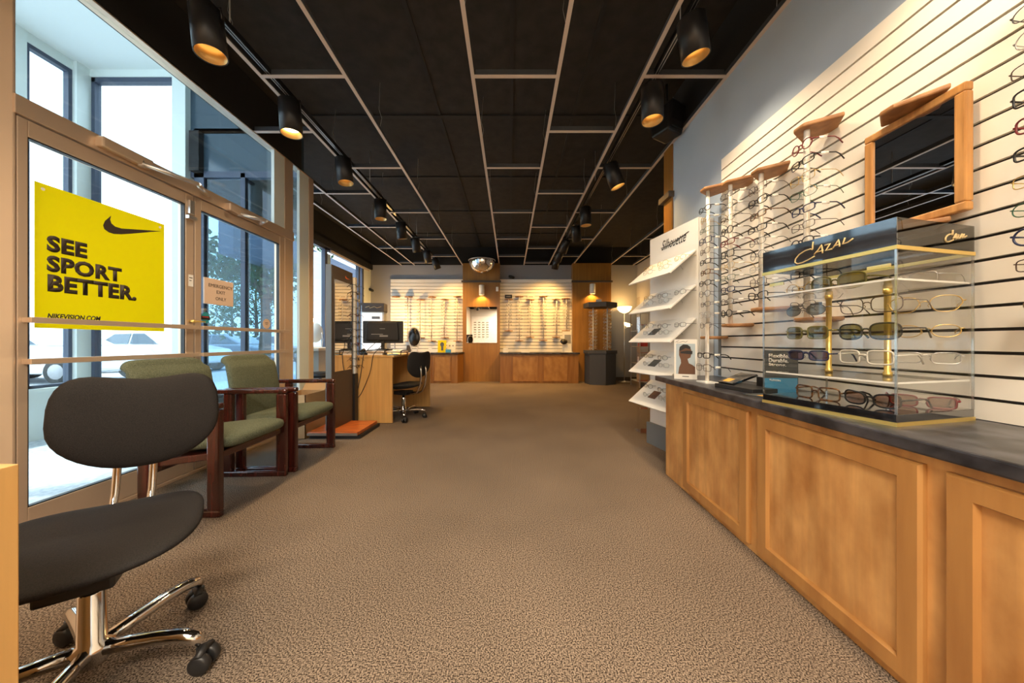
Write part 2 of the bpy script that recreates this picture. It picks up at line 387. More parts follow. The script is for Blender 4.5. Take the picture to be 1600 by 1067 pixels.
def door(num, y0, y1, s0, s1, label):
    r = thing('door_%d' % num, label, None, (XG, y0, .022), kind='structure')
    b = B()
    fr(b, y0+.003, y0+s0, .025, 2.045); fr(b, y1-s1, y1-.003, .025, 2.045)
    fr(b, y0+s0, y1-s1, 1.965, 2.045); fr(b, y0+s0, y1-s1, .025, .165)
    obj('door_frame', b, M_ALU, r, world=True, bevel=.003)
    g = B()
    for a in ((y0+s0, y0+s0+.006, .165, 1.965), (y1-s1-.006, y1-s1, .165, 1.965), (y0+s0, y1-s1, 1.959, 1.965), (y0+s0, y1-s1, .165, .171)):
        box(g, XG-.032, XG-.006, *a)
    obj('gasket', g, M_BLKP, r, world=True)
    obj('glass_pane', bx(XG-.045, XG-.039, y0+s0, y1-s1, .165, 1.965), G_WIN, r, world=True)
    for z in (1.075, .875):
        q = obj('push_bar', bx(XG+.045, XG+.058, y0+.01, y1-.02, z-.014, z+.014), M_ALU, r, world=True, bevel=.002)
        for y in (y0+.03, y1-.05):
            s = obj('bar_bracket', bx(XG-.005, XG+.047, y-.012, y+.012, z-.012, z+.012), M_ALU, q); s.data.transform(LOCM[r.name].inverted())
    return r
d1 = door(1, 1.519, 2.375, .038, .06, 'left leaf of the glass double door, behind the yellow poster')
d2 = door(2, 2.380, 3.335, .05, .075, 'right leaf of the glass double door, with the peach exit notice')
# closers
def closer(r, y, z, L):
    c = obj('door_closer', bx(XG-.005, XG+.055, y, y+.26*L, z-.03, z+.03), M_ALU, r, world=True, bevel=.008)
    a = tube(B(), [(XG+.04, y+.20*L, z-.02), (XG+.16, y+.44*L, z-.028)], .013, 6, flat=1.6); tube(a, [(XG+.16, y+.44*L, z-.028), (XG+.012, y+.66*L, z-.01)], .012, 6, flat=1.6)
    lathe(a, [(.016,-.02),(.016,.02)], (XG+.04, y+.20*L, z-.02), 12)
    o = obj('closer_arm', a, M_STEEL, r, world=True)
closer(d1, 1.80, 2.098, 1.0)
closer(d2, 2.62, 2.075, .55)
lk = B(); box(lk, XG, XG+.022, 2.325, 2.36, 1.90, 2.0); box(lk, XG, XG+.03, 2.31, 2.372, 1.86, 1.885); obj('flush_bolt', lk, M_STEEL, d1, world=True, bevel=.003)
lk = B(); cyl(lk, (XG, 2.345, 1.12), (XG+.035, 2.345, 1.12), .011, 12); cyl(lk, (XG+.03, 2.345, 1.12), (XG+.03, 2.43, 1.12), .006, 8); obj('lock_cylinder', lk, M_BRASS, d1, world=True)
# side glass of the far bay and end of the entrance recess
YS = 3.66
sb = B()
box(sb, -3.79, -3.64, YS-.06, YS+.10, 0, 4.03)
st('trim_%d' % n, sb, M_MULW); n += 1
sb = B(); box(sb, -3.60, -3.49, YS, YS+.06, 0, CZ); box(sb, -3.07, -3.02, YS, YS+.06, 0, CZ); box(sb, -3.64, -2.4, YS, YS+.06, 0, .12)
box(sb, -3.64, -2.4, YS, YS+.06, CZ-.05, CZ+.02)
st('trim_%d' % n, sb, M_MULD); n += 1
pane('window', bx(-3.60, -2.42, YS+.02, YS+.026, .12, CZ-.05), G_SIDE)
st('wall_spandrel', bx(-3.64, -2.40, YS, YS+.08, CZ+.02, 4.03), M_SPAN)
sb = B(); box(sb, -2.372, -2.342, 3.575, 3.735, .17, CZ-.012); box(sb, -2.372, -2.342, 3.19, 3.335, 2.14, CZ-.012)
st('trim_%d' % n, sb, M_MULW); n += 1
# entrance recess outside: soffit, outer glazed wall on a knee wall
st('ceiling_entrance', bx(-4.95, -2.46, -3.3, 3.72, 4.03, 4.15), M_OUTW)
st('wall_above_storefront', bx(-2.46, -2.40, -3.3, 3.66, 3.34, 4.03), M_OUTW)
ex = B(); box(ex, -4.85, -4.75, -1.5, 3.6, -.1, .47); box(ex, -4.75, -3.79, 3.60, 3.70, -.1, .47)
st('wall_knee', ex, M_OUTW)
ex = B(); box(ex, -4.85, -4.75, 3.02, 3.16, .47, 4.03); box(ex, -4.85, -4.72, 3.50, 3.66, .47, 4.03); box(ex, -4.85, -4.75, 1.2, 1.36, .47, 4.03)
box(ex, -4.84, -4.76, -1.5, 3.6, 3.93, 4.03); box(ex, -4.75, -3.79, 3.61, 3.69, 3.95, 4.03); box(ex, -4.85, -4.70, -1.5, 3.6, .47, .50); box(ex, -4.75, -3.79, 3.56, 3.69, .47, .50)
st('trim_%d' % n, ex, M_MULW); n += 1
ex = B(); box(ex, -4.83, -4.77, 3.16, 3.19, .50, 3.93); box(ex, -4.83, -4.77, 3.47, 3.50, .5, 3.93); box(ex, -4.83, -4.77, 2.98, 3.02, .5, 3.93)
box(ex, -4.72, -4.68, 3.62, 3.68, .5, 3.95); box(ex, -4.72, -3.79, 3.62, 3.68, 3.90, 3.95); box(ex, -4.83, -4.77, 3.19, 3.47, 3.89, 3.93); box(ex, -4.83, -4.77, 1.36, 2.98, 3.89, 3.93); box(ex, -4.83, -4.77, 1.36, 3.47, .5, .53)
st('trim_%d' % n, ex, M_MULD); n += 1
pane('window', bx(-4.81, -4.80, 1.36, 2.98, .53, 3.89)); pane('window', bx(-4.81, -4.80, 3.19, 3.47, .53, 3.89)); pane('window', bx(-4.68, -3.79, 3.64, 3.65, .5, 3.90))
# far left windows
fm = B()
for y0, y1 in ((4.85, 4.93), (6.06, 6.14), (7.40, 7.48)): box(fm, -3.56, -3.49, y0, y1, .3, 2.77)
box(fm, -3.56, -3.49, 7.58, 7.66, .3, 2.77); box(fm, -3.56, -3.49, YS+.06, 7.66, 2.72, 2.77); box(fm, -3.56, -3.49, YS+.06, 7.66, .3, .34)
st('trim_%d' % n, fm, M_MULD); n += 1
for a, b_ in ((3.72, 4.85), (4.93, 6.06), (6.14, 7.40)): pane('window', bx(-3.53, -3.524, a, b_, .34, 2.72))
st('trim_%d' % n, bx(-3.60, -3.49, 7.66, 8.05, 0, 2.77), M_MULW); n += 1
st('trim_%d' % n, bx(-3.475, -3.455, 6.2, 7.9, 2.70, 2.745), M_GRID); n += 1      # blind rail
st('trim_%d' % n, bx(-3.85, -3.62, 6.25, 6.48, 0, 2.72), M_MULW); n += 1            # outside post
st('trim_%d' % n, bx(-5.9, -5.6, 6.5, 16, 2.75, 3.6), M_MULD); n += 1              # canopy fascia
for i, y in enumerate((9.2, 11.6, 14.2)): st('trim_%d' % n, bx(-5.85, -5.65, y, y+.2, -.05, 2.8), M_MULD); n += 1
# outdoors
st('floor_sidewalk', bx(-7.2, -2.44, -8, 30, -.14, -.02), M_CONC)
st('floor_parking', bx(-24, -7.2, -15, 45, -.3, -.12), M_ASPH)
st('floor_lawn', bx(-70, -24, -30, 90, -.3, -.1), M_GRASS)
# ================================================================== OUTDOORS
def car(loc, rz, body, label, L=4.5):
    r = thing('car', label, 'car', loc, rz, 'cars parked outside')
    k = L/4.5
    lo = [(-2.2*k,.35),(-2.22*k,.62),(-2.1*k,.92),(-1.2*k,1.0),(.9*k,1.0),(1.95*k,.82),(2.2*k,.60),(2.22*k,.32),(1.75*k,.26),(-1.75*k,.26)]
    b = B(); prism(b, lo, 'y', -.86, .86)
    up = [(-1.75*k,.98),(-1.1*k,1.42),(.25*k,1.45),(1.05*k,.98)]
    q = B(); prism(q, up, 'y', -.78, .78)
    for v in q.verts:
        if v.co.z > 1.2: v.co.y *= .84
    obj('body', b, body, r, bevel=.08)
    obj('cabin', q, body, r, bevel=.05)
    for s in (-1, 1):
        for p in ([(-1.45*k,1.02),(-1.0*k,1.36),(-.35*k,1.38),(-.35*k,1.02)], [(-.27*k,1.02),(-.27*k,1.38),(.2*k,1.38),(.82*k,1.02)]):
            g = B(); prism(g, p, 'y', s*.70, s*.79)
            for v in g.verts:
                if v.co.z > 1.2: v.co.y *= .875
            obj('side_window', g, M_CARGL, r)
    for x in (-1.4*k, 1.4*k):
        for s in (-1, 1):
            w = B(); lathe(w, [(.05,-.10),(.30,-.10),(.33,-.07),(.33,.07),(.30,.10),(.05,.10)], (x, s*.80, .33), 20, Matrix.Rotation(math.pi/2, 4, 'X'))
            wh = obj('wheel', w, M_TYRE, r)
            h = B(); lathe(h, [(.02,-.11),(.19,-.105),(.20,-.09),(.20,.09),(.19,.105),(.02,.11)], (x, s*.80, .33), 14, Matrix.Rotation(math.pi/2, 4, 'X'))
            obj('hub_cap', h, M_GREY, wh)
    return r
for i, (x, y, c, L, lb) in enumerate([(-12.9, 8.9, M_CARW, 4.6, 'silver white car seen through the door below the left of the yellow poster'), (-13.0, 12.0, M_CARW, 4.3, 'pale hatchback parked second, seen below the right half of the yellow poster'),
                             (-13.1, 15.1, M_CARG, 4.6, 'grey blue car seen through the exit door leaf, left of the round sticker'), (-12.8, 18.3, M_CARW, 4.5, 'white car parked farthest along, seen through the exit door leaf')]):
    car((x, y, -.12), .05*(-1)**i, c, lb, L)
def tree(loc, h, rad, label, seed):
    rnd = random.Random(seed)
    r = thing('tree', label, 'tree', loc, 0, 'trees beyond the parking lot')
    t = B(); tube(t, [(0,0,0),(.05,.03,h*.3),(-.04,.05,h*.6),(.02,0,h*.85)], [.16,.12,.08,.03], 8)
    for k in range(7):
        a = rnd.uniform(0, 6.28); z = h*rnd.uniform(.35,.7); tube(t, [(0,0,z),(math.cos(a)*rad*.4,math.sin(a)*rad*.4,z+h*.12),(math.cos(a)*rad*.75,math.sin(a)*rad*.75,z+h*.2)], [.05,.035,.012], 5)
    obj('trunk', t, M_BARK, r)
    l = B()
    cl = [(rnd.gauss(0,.45)*rad, rnd.gauss(0,.45)*rad, h*.68+rnd.gauss(0,.16)*h) for _ in range(26)]
    for _ in range(2600):
        c = rnd.choice(cl); p = Vector(c)+Vector((rnd.gauss(0,.2),rnd.gauss(0,.2),rnd.gauss(0,.16)))*rad
        d = Vector((rnd.gauss(0,1),rnd.gauss(0,1),rnd.gauss(0,1))).normalized()*.085; e = d.orthogonal().normalized()*.045
        l.faces.new([l.verts.new(p-d), l.verts.new(p+e), l.verts.new(p+d), l.verts.new(p-e)])
    obj('foliage', l, M_LEAF, r)
tree((-19, 24, -.12), 6.5, 2.4, 'leafy green tree at the far end of the parking lot', 1)
tree((-26, 30, -.1), 7.0, 2.6, 'tallest leafy tree far off on the lawn', 3)
tree((-6.6, 8.6, -.02), 5.0, 1.3, 'slender street tree past the entrance, placed for a tree reflection in the exit door', 4)  # put in place of the tree reflection in the door glass

# ================================================================== DOOR NOTICES
# yellow poster
r = thing('poster', 'large yellow poster reading SEE SPORT BETTER on the left glass door', 'poster', (XG-.036, 1.9, 1.04))
b = B(); N = 14
for k in range(N):
    ya, yb = 1.602+.601*k/N, 1.602+.601*(k+1)/N
    za, zb = [.0035*math.sin(t*9) for t in (ya, yb)]
    v = [b.verts.new(p) for p in ((XG-.0345, ya, 1.04+za*.5), (XG-.0345, yb, 1.04+zb*.5), (XG-.0345, yb, 1.773), (XG-.0345, ya, 1.773))]; b.faces.new(v)
    v = [b.verts.new(p) for p in ((XG-.0365, ya, 1.04), (XG-.0365, yb, 1.04), (XG-.0365, yb, 1.773), (XG-.0365, ya, 1.773))]; b.faces.new(v[::-1])
obj('sheet', b, M_YEL, r, world=True)
XT = XG-.034; RY, UZ = (0,1,0), (0,0,1)
for s, y0, w, z0, h in (('SEE', 1.643, .158, 1.434, .086), ('SPORT', 1.643, .318, 1.331, .086), ('BETTER.', 1.646, .392, 1.228, .090)):
    text('lettering', s, M_INK, r, w, h, (XT, y0, z0), RY, UZ, bold=.05, space=1.06)
text('web_address', 'NIKEVISION.COM', M_INK, r, .215, .027, (XT, 1.645, 1.090), RY, UZ, bold=.03, shear=.2)
def pp(px, py): return ((-(XT))*502/(797-px)-1.8, .97+(534-py)/(797-px)*(-XT)-1.5)
sw = [pp(*q) for q in ((173.5,337),(164,345),(161,352),(163,358),(170,363),(178,365.5),(190,366),(205,365),(228,363),(252,361.2),(228,359.5),(205,358),(190,357),(180,354),(174,349),(172,343))]
obj('swoosh', flat_poly(B(), sw, (XT, 1.8, 1.5), RY, UZ), M_INK, r, world=True)
pt = B()
for y, z in ((1.63,1.745),(2.175,1.745)): flat_poly(pt, ellipse(y, z, .008, .008, 10), (XT,0,0), RY, UZ)
obj('tape', pt, M_CARD, r, world=True)
# exit notice
def DY(px): return -XG*502/(797-px)
def DZ(px, py): return .97+(534-py)/(797-px)*(-XG)
r = thing('exit_sign', 'peach plate reading EMERGENCY EXIT ONLY on the right glass door', 'sign', (XG-.03, 2.56, 1.26))
ya, yb = 2.483, 2.742
obj('plate', bx(XG-.037, XG-.026, ya, yb, 1.268, 1.472), M_PEACH, r, world=True, bevel=.002)
for s, w, z in (('EMERGENCY', .215, 1.405), ('EXIT', .078, 1.358), ('ONLY', .095, 1.305)):
    text('lettering', s, M_INK, r, w, .026, (XG-.0255, (ya+yb)/2+.012-w/2, z), RY, UZ)
# octagonal sticker
r = thing('window_sticker', 'teal octagonal sticker with a dark band low on the right glass door', 'sticker', (XG-.037, 2.503, 1.13))
oc = [(.036*math.cos(math.pi*(2*k+1)/8), .046*math.sin(math.pi*(2*k+1)/8)) for k in range(8)]
obj('film', flat_poly(B(), oc, (XG-.037, 2.503, 1.158), RY, UZ), M_TEAL, r, world=True)
obj('band', flat_poly(B(), [(-.036,-.016),(.036,-.016),(.036,.012),(-.036,.012)], (XG-.0364, 2.503, 1.158), RY, UZ), M_INKB, r, world=True)
obj('red_band', flat_poly(B(), [(-.026,.002),(.026,.002),(.026,.009),(-.026,.009)], (XG-.0358, 2.503, 1.158), RY, UZ), M_RED, r, world=True)
r = thing('window_sticker', 'round tan sticker beside the push bar at the right edge of the exit door', 'sticker', (XG-.037, 3.13, 1.10))
obj('film', flat_poly(B(), ellipse(0,0,.048,.048), (XG-.037, 3.13, 1.145), RY, UZ), M_PEACH, r, world=True)
obj('print', flat_poly(flat_poly(B(), [(-.02,.006),(.02,.006),(.02,.011),(-.02,.011)], (XG-.0363, 3.13, 1.145), RY, UZ), [(-.014,-.008),(.014,-.008),(.014,-.004),(-.014,-.004)], (XG-.0363, 3.13, 1.145), RY, UZ), M_INK, r, world=True)
r = thing('door_label', 'small cream label on the stile between the two glass doors', 'label', (XG, 2.345, 1.36))
obj('film', flat_poly(B(), [(0,0),(.036,0),(.036,.085),(0,.085)], (XG+.001, 2.332, 1.375), RY, UZ), M_CARD, r, world=True)
obj('print', flat_poly(flat_poly(B(), [(.006,.06),(.03,.06),(.03,.066),(.006,.066)], (XG+.0016, 2.332, 1.375), RY, UZ), [(.006,.04),(.022,.04),(.022,.045),(.006,.045)], (XG+.0016, 2.332, 1.375), RY, UZ), M_INK, r, world=True)

# ================================================================== ARMCHAIRS
def armchair(loc, label):
    """local +x is the way it faces; y across; origin at the middle of the front edge on the floor"""
    r = thing('armchair', label, 'armchair', loc, .03, 'wooden armchairs by the glass door')
    D, Wd = .50, .58
    for s in (-1, 1):
        y0 = s*Wd/2; y1 = y0-s*.035
        for x0, x1 in ((-.07, 0), (-D+.06, -D+.12)): obj('leg', bx(x0, x1, y0, y1, .036, .595), M_MAHOG, r, bevel=.008)
        a = B(); prism(a, [(-D-.02,.592),(0.002,.597),(0.002,.632),(-D-.02,.627)], 'y', y0+s*.004, y1-s*.004); obj('armrest', a, M_MAHOG, r, bevel=.012)
        obj('floor_rail', bx(-D+.06, 0, y0, y1, 0, .04), M_MAHOG, r, bevel=.008)
    q = B(); prism(q, [(-.45,.26),(-.02,.315),(-.02,.355),(-.45,.30)], 'y', -.255, .255); obj('seat_apron', q, M_MAHOG, r, bevel=.006)
    q = B(); box(q, -.46, -.42, -.255, .255, .22, .27); obj('back_stretcher', q, M_MAHOG, r, bevel=.006)
    s = pad(B(), .27, .247, .05, e=7, e2=3.2)
    for v in s.verts: v.co = Vector((v.co.x-.235, v.co.y, v.co.z+.385+.11*(v.co.x)-.10*max(0, v.co.x-.12)**1))
    obj('seat', s, M_FABG, r, smooth=True)
    # backrest leaning back, a curved slab
    bk = pad(B(), .035, .250, .265, e=4, e2=7, nv=18)
    for v in bk.verts:
        z = v.co.z; v.co = Vector((v.co.x-.50-.10*z-.55*max(0,z-.02)**2-.03*(z>.2), v.co.y*(1.0+.0*z), z+.60))
    obj('backrest', bk, M_FABG, r, smooth=True)
    return r
armchair((-1.607, 2.055, 0), 'olive cushioned wooden armchair directly behind the large black swivel chair')
armchair((-1.600, 2.675, 0), 'olive cushioned wooden armchair farther from the camera, beside the dark mirror tower')

# ================================================================== SWIVEL CHAIRS
def swivel(loc, face, base0, label, fab=None):
    """facing direction 'face' (radians) in world; local +x is forward"""
    r = thing('swivel_chair', label, 'chair', loc, face, 'black swivel office chairs'); fab = fab or M_FABB
    b = B(); lathe(b, [(.030,.055),(.040,.07),(.046,.10),(.046,.112),(.029,.122),(.027,.26),(.024,.264),(.016,.265),(.016,.345)], n=24); obj('column', b, M_CHROME, r)
    for k in range(5):
        a = base0-face+k*2*math.pi/5; c, s = math.cos(a), math.sin(a)
        b = B(); pr = [(.03,.098),(.10,.103),(.17,.108),(.225,.106),(.26,.096),(.275,.078)]
        tube(b, [(c*q, s*q, z) for q, z in pr], [.020,.019,.018,.018,.017,.013], 10)
        leg = obj('leg', b, M_CHROME, r)
        cx, cy = c*.275, s*.275; t = a+1.1+k*.9; ux, uy = math.cos(t), math.sin(t)
        w = B()
        for sg in (-1, 1): lathe(w, [(.004,-.011),(.025,-.011),(.028,-.005),(.028,.008),(.022,.012),(.004,.012)], (cx+ux*.018*sg-uy*.01, cy+uy*.018*sg+ux*.01, .029), 16, Matrix.Rotation(t, 4, 'Z') @ Matrix.Rotation(math.pi/2, 4, 'Y'))
        lathe(w, [(.011,.03),(.011,.066)], (cx, cy, 0), 10)
        tube(w, [(cx-ux*.026-uy*.01, cy-uy*.026+ux*.01, .05), (cx-uy*.006, cy+ux*.006, .061), (cx+ux*.026-uy*.01, cy+uy*.026+ux*.01, .05)], .012, 8)
        cs = obj('caster', w, M_BLKP, leg)
    b = B(); box(b, -.10, .10, -.07, .07, .30, .345); box(b, -.02, .05, -.16, -.07, .315, .33); box(b, .02,.09,-.20,-.13,.285,.33); obj('seat_mechanism', b, M_BLKP, r, bevel=.008)
    s = pad(B(), .222, .236, .034, e=3.0, e2=2.1, nu=40, nv=16)
    for v in s.verts:
        x, y, z = v.co; v.co = Vector((x+.015, y*(1+.12*(x/.225)), z+.400+.55*y*y-.10*max(0,x)**2+.02*(x<0)*abs(x)/.2))
    obj('seat', s, fab, r, smooth=True)
    # backrest: wide kidney shape, concave to the front, top corners raised
    bk = B(); NU, NV = 40, 14; rows = []
    def outline(t):
        c, s_ = math.cos(t), math.sin(t); e = 2.35 if s_ < 0 else 2.9
        y = .215*math.copysign(abs(c)**(2/e), c); z = .168*math.copysign(abs(s_)**(2/e), s_)
        if z < 0: y *= 1-.16*(-z/.168)**2
        else: z += .038*(abs(y)/.215)**2*(z/.168)-.028*(1-(abs(y)/.215)**2)**2*(z/.168)
        return y, z
    rings = []
    for side in (1, -1):
        for k in range(NV//2+1):
            q = k/(NV//2); rad = math.sin(q*math.pi/2) if side == 1 else math.cos((q)*math.pi/2); th = math.cos(q*math.pi/2) if side == 1 else -math.sin(q*math.pi/2)
            if side == -1 and k == 0: continue
            rings.append((max(rad, .02), th))
    vs_ = []
    for rad, th in rings:
        ring = []
        for i in range(NU):
            y, z = outline(2*math.pi*i/NU); y *= rad; z *= rad
            x = .030*th + .70*y*y + .25*z*z
            ring.append(bk.verts.new((x-.285-.10*(z), y*.97+.028*(base0 > 0), z+.695)))
        vs_.append(ring)
    for a_, b_ in zip(vs_, vs_[1:]):
        for i in range(NU): bk.faces.new((a_[i], a_[(i+1) % NU], b_[(i+1) % NU], b_[i]))
    bk.faces.new(vs_[0]); bk.faces.new(vs_[-1][::-1]); bmesh.ops.recalc_face_normals(bk, faces=bk.faces)
    obj('backrest', bk, fab, r, smooth=True)
    for s in (-1, 1):
        b = B(); tube(b, [(-.10, s*.045, .325), (-.20, s*.045, .328), (-.265, s*.045, .355), (-.305, s*.045, .43), (-.325, s*.045, .53), (-.322, s*.045, .62), (-.312, s*.045, .68)], .011, 10)
        obj('back_tube', b, M_CHROME, r)
    return r
swivel((-1.19, .915, 0), math.atan2(-.82, .57), math.radians(80), 'black mesh swivel chair with chrome star base in the left foreground')
swivel((-1.36, 4.10, 0), math.pi*0.86, math.radians(-70), 'small black swivel chair at the wooden dispensing desk', mat('black upholstery', (.010,.010,.011), .85, noise=((300,300,300), (.006,.006,.007), (.016,.015,.015), .35, .65, 2)))

# foreground desk at the left edge
r = thing('wooden_desk', 'light maple desk end at the bottom left corner', 'desk', (-1.3, .55, 0))
obj('side_panel', bx(-1.7, -.907, .560, .594, 0, .745), M_DESK, r, world=True, bevel=.002)
obj('worktop', bx(-1.75, -1.30, -.30, .560, .715, .745), M_DESK, r, world=True, bevel=.002)
obj('side_panel', bx(-1.7, -1.32, -.30, -.27, 0, .715), M_DESK, r, world=True, bevel=.002)
# ================================================================== RIGHT COUNTER
CA = .0245   # the counter stands a little askew to the wall
def cx(y): return 1.068+CA*(y-.66)          # front edge of the worktop
r = thing('base_cabinet', 'honey maple base cabinet run under the black worktop on the right', 'cabinet', (1.3, 1.1, 0))
b = B(); prism(b, [(cx(-.9)+.035,-.9),(cx(2.36)+.035,2.36),(1.575,2.36),(1.575,-.9)], 'z', .0, .672); obj('carcass', b, M_MAPLE, r, world=True)
def cdoor(par, y0, y1, z0, z1, handle=False):
    """framed door standing proud of the cabinet front"""
    def P(y, d, z): return (cx(y)+.035-d, y, z)
    b = B(); w = .052
    def slab(ya, yb, za, zb, d0, d1, bm, bev=0):
        v = [bm.verts.new(P(y, d, z)) for d, e in ((d0, 0), (d1, bev)) for y, z in ((ya+e, za+e), (yb-e, za+e), (yb-e, zb-e), (ya+e, zb-e))]
        fs = [bm.faces.new(v[:4]), bm.faces.new(v[4:][::-1])]
        for i in range(4): fs.append(bm.faces.new((v[i], v[4+i], v[4+(i+1) % 4], v[(i+1) % 4])))
        bmesh.ops.recalc_face_normals(bm, faces=fs)
    # mitred frame: outer edge thin, inner edge thick
    o = [(y0,z0),(y1,z0),(y1,z1),(y0,z1)]; q = [(y0+w,z0+w),(y1-w,z0+w),(y1-w,z1-w),(y0+w,z1-w)]
    O0 = [b.verts.new(P(y, 0, z)) for y, z in o]; O1 = [b.verts.new(P(y, .012, z)) for y, z in o]; O2 = [b.verts.new(P(y*.0+y+(.006 if y == y0 else -.006), .020, z+(.006 if z == z0 else -.006))) for y, z in o]
    I1 = [b.verts.new(P(y, .020, z)) for y, z in q]; I0 = [b.verts.new(P(y+(.008 if y < (y0+y1)/2 else -.008), .002, z+(.008 if z < (z0+z1)/2 else -.008))) for y, z in q]
    for A, C in ((O0, O1), (O1, O2), (O2, I1), (I1, I0)):
        for i in range(4): b.faces.new((A[i], A[(i+1) % 4], C[(i+1) % 4], C[i]))
    bmesh.ops.recalc_face_normals(b, faces=b.faces)
    dr = obj('door', b, M_MAPLED, par, world=True)
    b = B(); slab(y0+w+.004, y1-w-.004, z0+w+.004, z1-w-.004, 0, .007, b)
    pn = obj('door_panel', b, M_MAPLE, dr); pn.data.transform(LOCM[par.name].inverted())
for y0, y1 in ((1.497, 2.085), (.853, 1.437), (.205, .806), (-.45, .15)): cdoor(r, y0, y1, .03, .645)
b = B(); prism(b, [(cx(-.9),-.9),(cx(2.47),2.47),(1.572,2.47),(1.572,-.9)], 'z', .674, .712)
tag(obj('worktop', b, M_TOP, bevel=.006), 'long black slate-look worktop on the honey maple base cabinets at right', 'worktop')
# ================================================================== SLATWALL
def slatwall(name, label, P0, along, out, width, z0, z1, first, pitch=.0762, gap=.0085, t=.018, group=None):
    r = thing(name, label, 'slatwall', P0, 0); a, o = Vector(along), Vector(out)
    g = B(); s = B()
    def slab(bm, za, zb, d0, d1):
        v = []
        for z in (za, zb):
            for w_, d in ((0, d0), (width, d0), (width, d1), (0, d1)): v.append(bm.verts.new(a*w_+o*d+Vector((0,0,z-P0[2]))))
        fs = [bm.faces.new(v[:4][::-1]), bm.faces.new(v[4:])]
        for i in range(4): fs.append(bm.faces.new((v[i], v[(i+1) % 4], v[4+(i+1) % 4], v[4+i])))
        bmesh.ops.recalc_face_normals(bm, faces=fs)
    slab(g, z0, z1, 0, t*.45); z = first; zs = z0
    while z < z1-.01:
        if z > z0+.01: slab(s, zs, z-gap/2, t*.4, t); zs = z+gap/2
        z += pitch
    slab(s, zs, z1, t*.4, t)
    obj('groove_backing', g, M_GROOVE, r); obj('slats', s, M_SLAT, r)
    return r
slatwall('slatwall_panel', 'cream slatwall with black grooves behind the right worktop', (1.58, -1.4, .714), (0,1,0), (-1,0,0), 3.765, .714, 2.31, .7816, gap=.0105, t=.025)
slatwall('slatwall_panel', 'cream slatwall on the back wall left of the mirror pilaster', (-2.965, 8.05, .72), (1,0,0), (0,-1,0), 1.808, .72, 2.52, .80, .0815, .012, .08)
slatwall('slatwall_panel', 'cream slatwall on the back wall between the two wood pilasters', (-.25, 8.05, .72), (1,0,0), (0,-1,0), 1.78, .72, 2.52, .80, .0815, .012, .08)
# ================================================================== EYEGLASSES
def outline(kind, n=22):
    P = {'rectangular': (.0255,.0155,4.0), 'round': (.0225,.0215,2.0), 'oval': (.0255,.0175,2.2), 'square': (.0265,.0200,4.5), 'oversized': (.0310,.0235,3.0), 'cat-eye': (.0265,.0185,2.6), 'aviator': (.0285,.0230,2.5)}[kind]
    a, b, e = P; pts = []
    for k in range(n):
        t = 2*math.pi*k/n; c, s = math.cos(t), math.sin(t)
        x = a*math.copysign(abs(c)**(2/e), c); z = b*math.copysign(abs(s)**(2/e), s)
        if kind == 'cat-eye': z += .006*max(0, x/a)*(z > 0)
        if kind == 'aviator' and z < 0: x *= .86
        pts.append((x, z))
    return pts
TAGM = M_CARD
_G = {}
def glasses_meshes(kind, wire, key):
    """shared meshes: front, lens (one side), temple L/R, tag, all in one"""
    if (kind, wire) in _G: return _G[(kind, wire)]
    ol = outline(kind); rr_ = .0009 if wire == 'thin' else (.0014 if wire == 'wire' else .0025); a = max(p[0] for p in ol); cxx = a+.009
    fl = 1.0
    def bend(x): return 9.0*x*x*.25
    f = B()
    for s in (-1, 1): tube(f, [(s*cxx+s*x, bend(s*cxx+s*x), z) for x, z in ol], rr_, 6, closed=True)
    tube(f, [(-cxx+a, bend(.009), .004), (-.004, -.001, .008), (.004, -.001, .008), (cxx-a, bend(.009), .004)], rr_*1.1, 6)
    ex = cxx+a
    for s in (-1, 1): tube(f, [(s*(ex-.001), bend(ex), .006), (s*(ex+.004), bend(ex)+.001, .007), (s*(ex+.0055), bend(ex)+.006, .007)], rr_*1.15, 6)
    for s in (-1, 1): tube(f, [(s*.008, .002, .001), (s*.0065, .006, -.004), (s*.0085, .005, -.009)], .0009, 4)
    def temple(bm, s): tube(bm, [(s*(ex+.0055), bend(ex)+.006, .007), (s*(ex+.008), .05, .007), (s*(ex+.006), .095, .006), (s*(ex+.002), .115, -.002), (s*(ex-.002), .135, -.022)], [rr_*1.1, rr_, rr_, rr_*1.2, rr_*1.3], 6, flat=.7); return bm
    def lens(bm, s):
        n = len(ol); c0 = bm.verts.new((s*cxx, bend(cxx), 0)); vs = [bm.verts.new((s*cxx+s*x*.99, bend(s*cxx+s*x), z*.99)) for x, z in ol]
        for i in range(n): bm.faces.new((c0, vs[i], vs[(i+1) % n]))
        return bm
    def me(bm, nm, recalc=True):
        m = bpy.data.meshes.new(nm)
        for f_ in bm.faces: f_.smooth = True
        bm.to_mesh(m); bm.free(); return m
    small = f.copy(); temple(small, -1); temple(small, 1)
    tg = B(); box(tg, ex+.0085, ex+.0095, .030, .062, -.002, .011)
    R = dict(front=me(f, 'front'), t1=me(temple(B(), -1), 'temple'), t2=me(temple(B(), 1), 'temple'), l1=me(lens(B(), -1), 'lens'), l2=me(lens(B(), 1), 'lens'), tag=me(tg, 'tag'), small=me(small, 'small'), bend=bend(0))
    for k in R:
        if k != 'bend': R[k].materials.append(None)
    _G[(kind, wire)] = R; return R
def inst(name, me, m, parent=None):
    o = bpy.data.objects.new(name, me); link(o); o.parent = parent
    o.material_slots[0].link = 'OBJECT'; o.material_slots[0].material = m
    return o
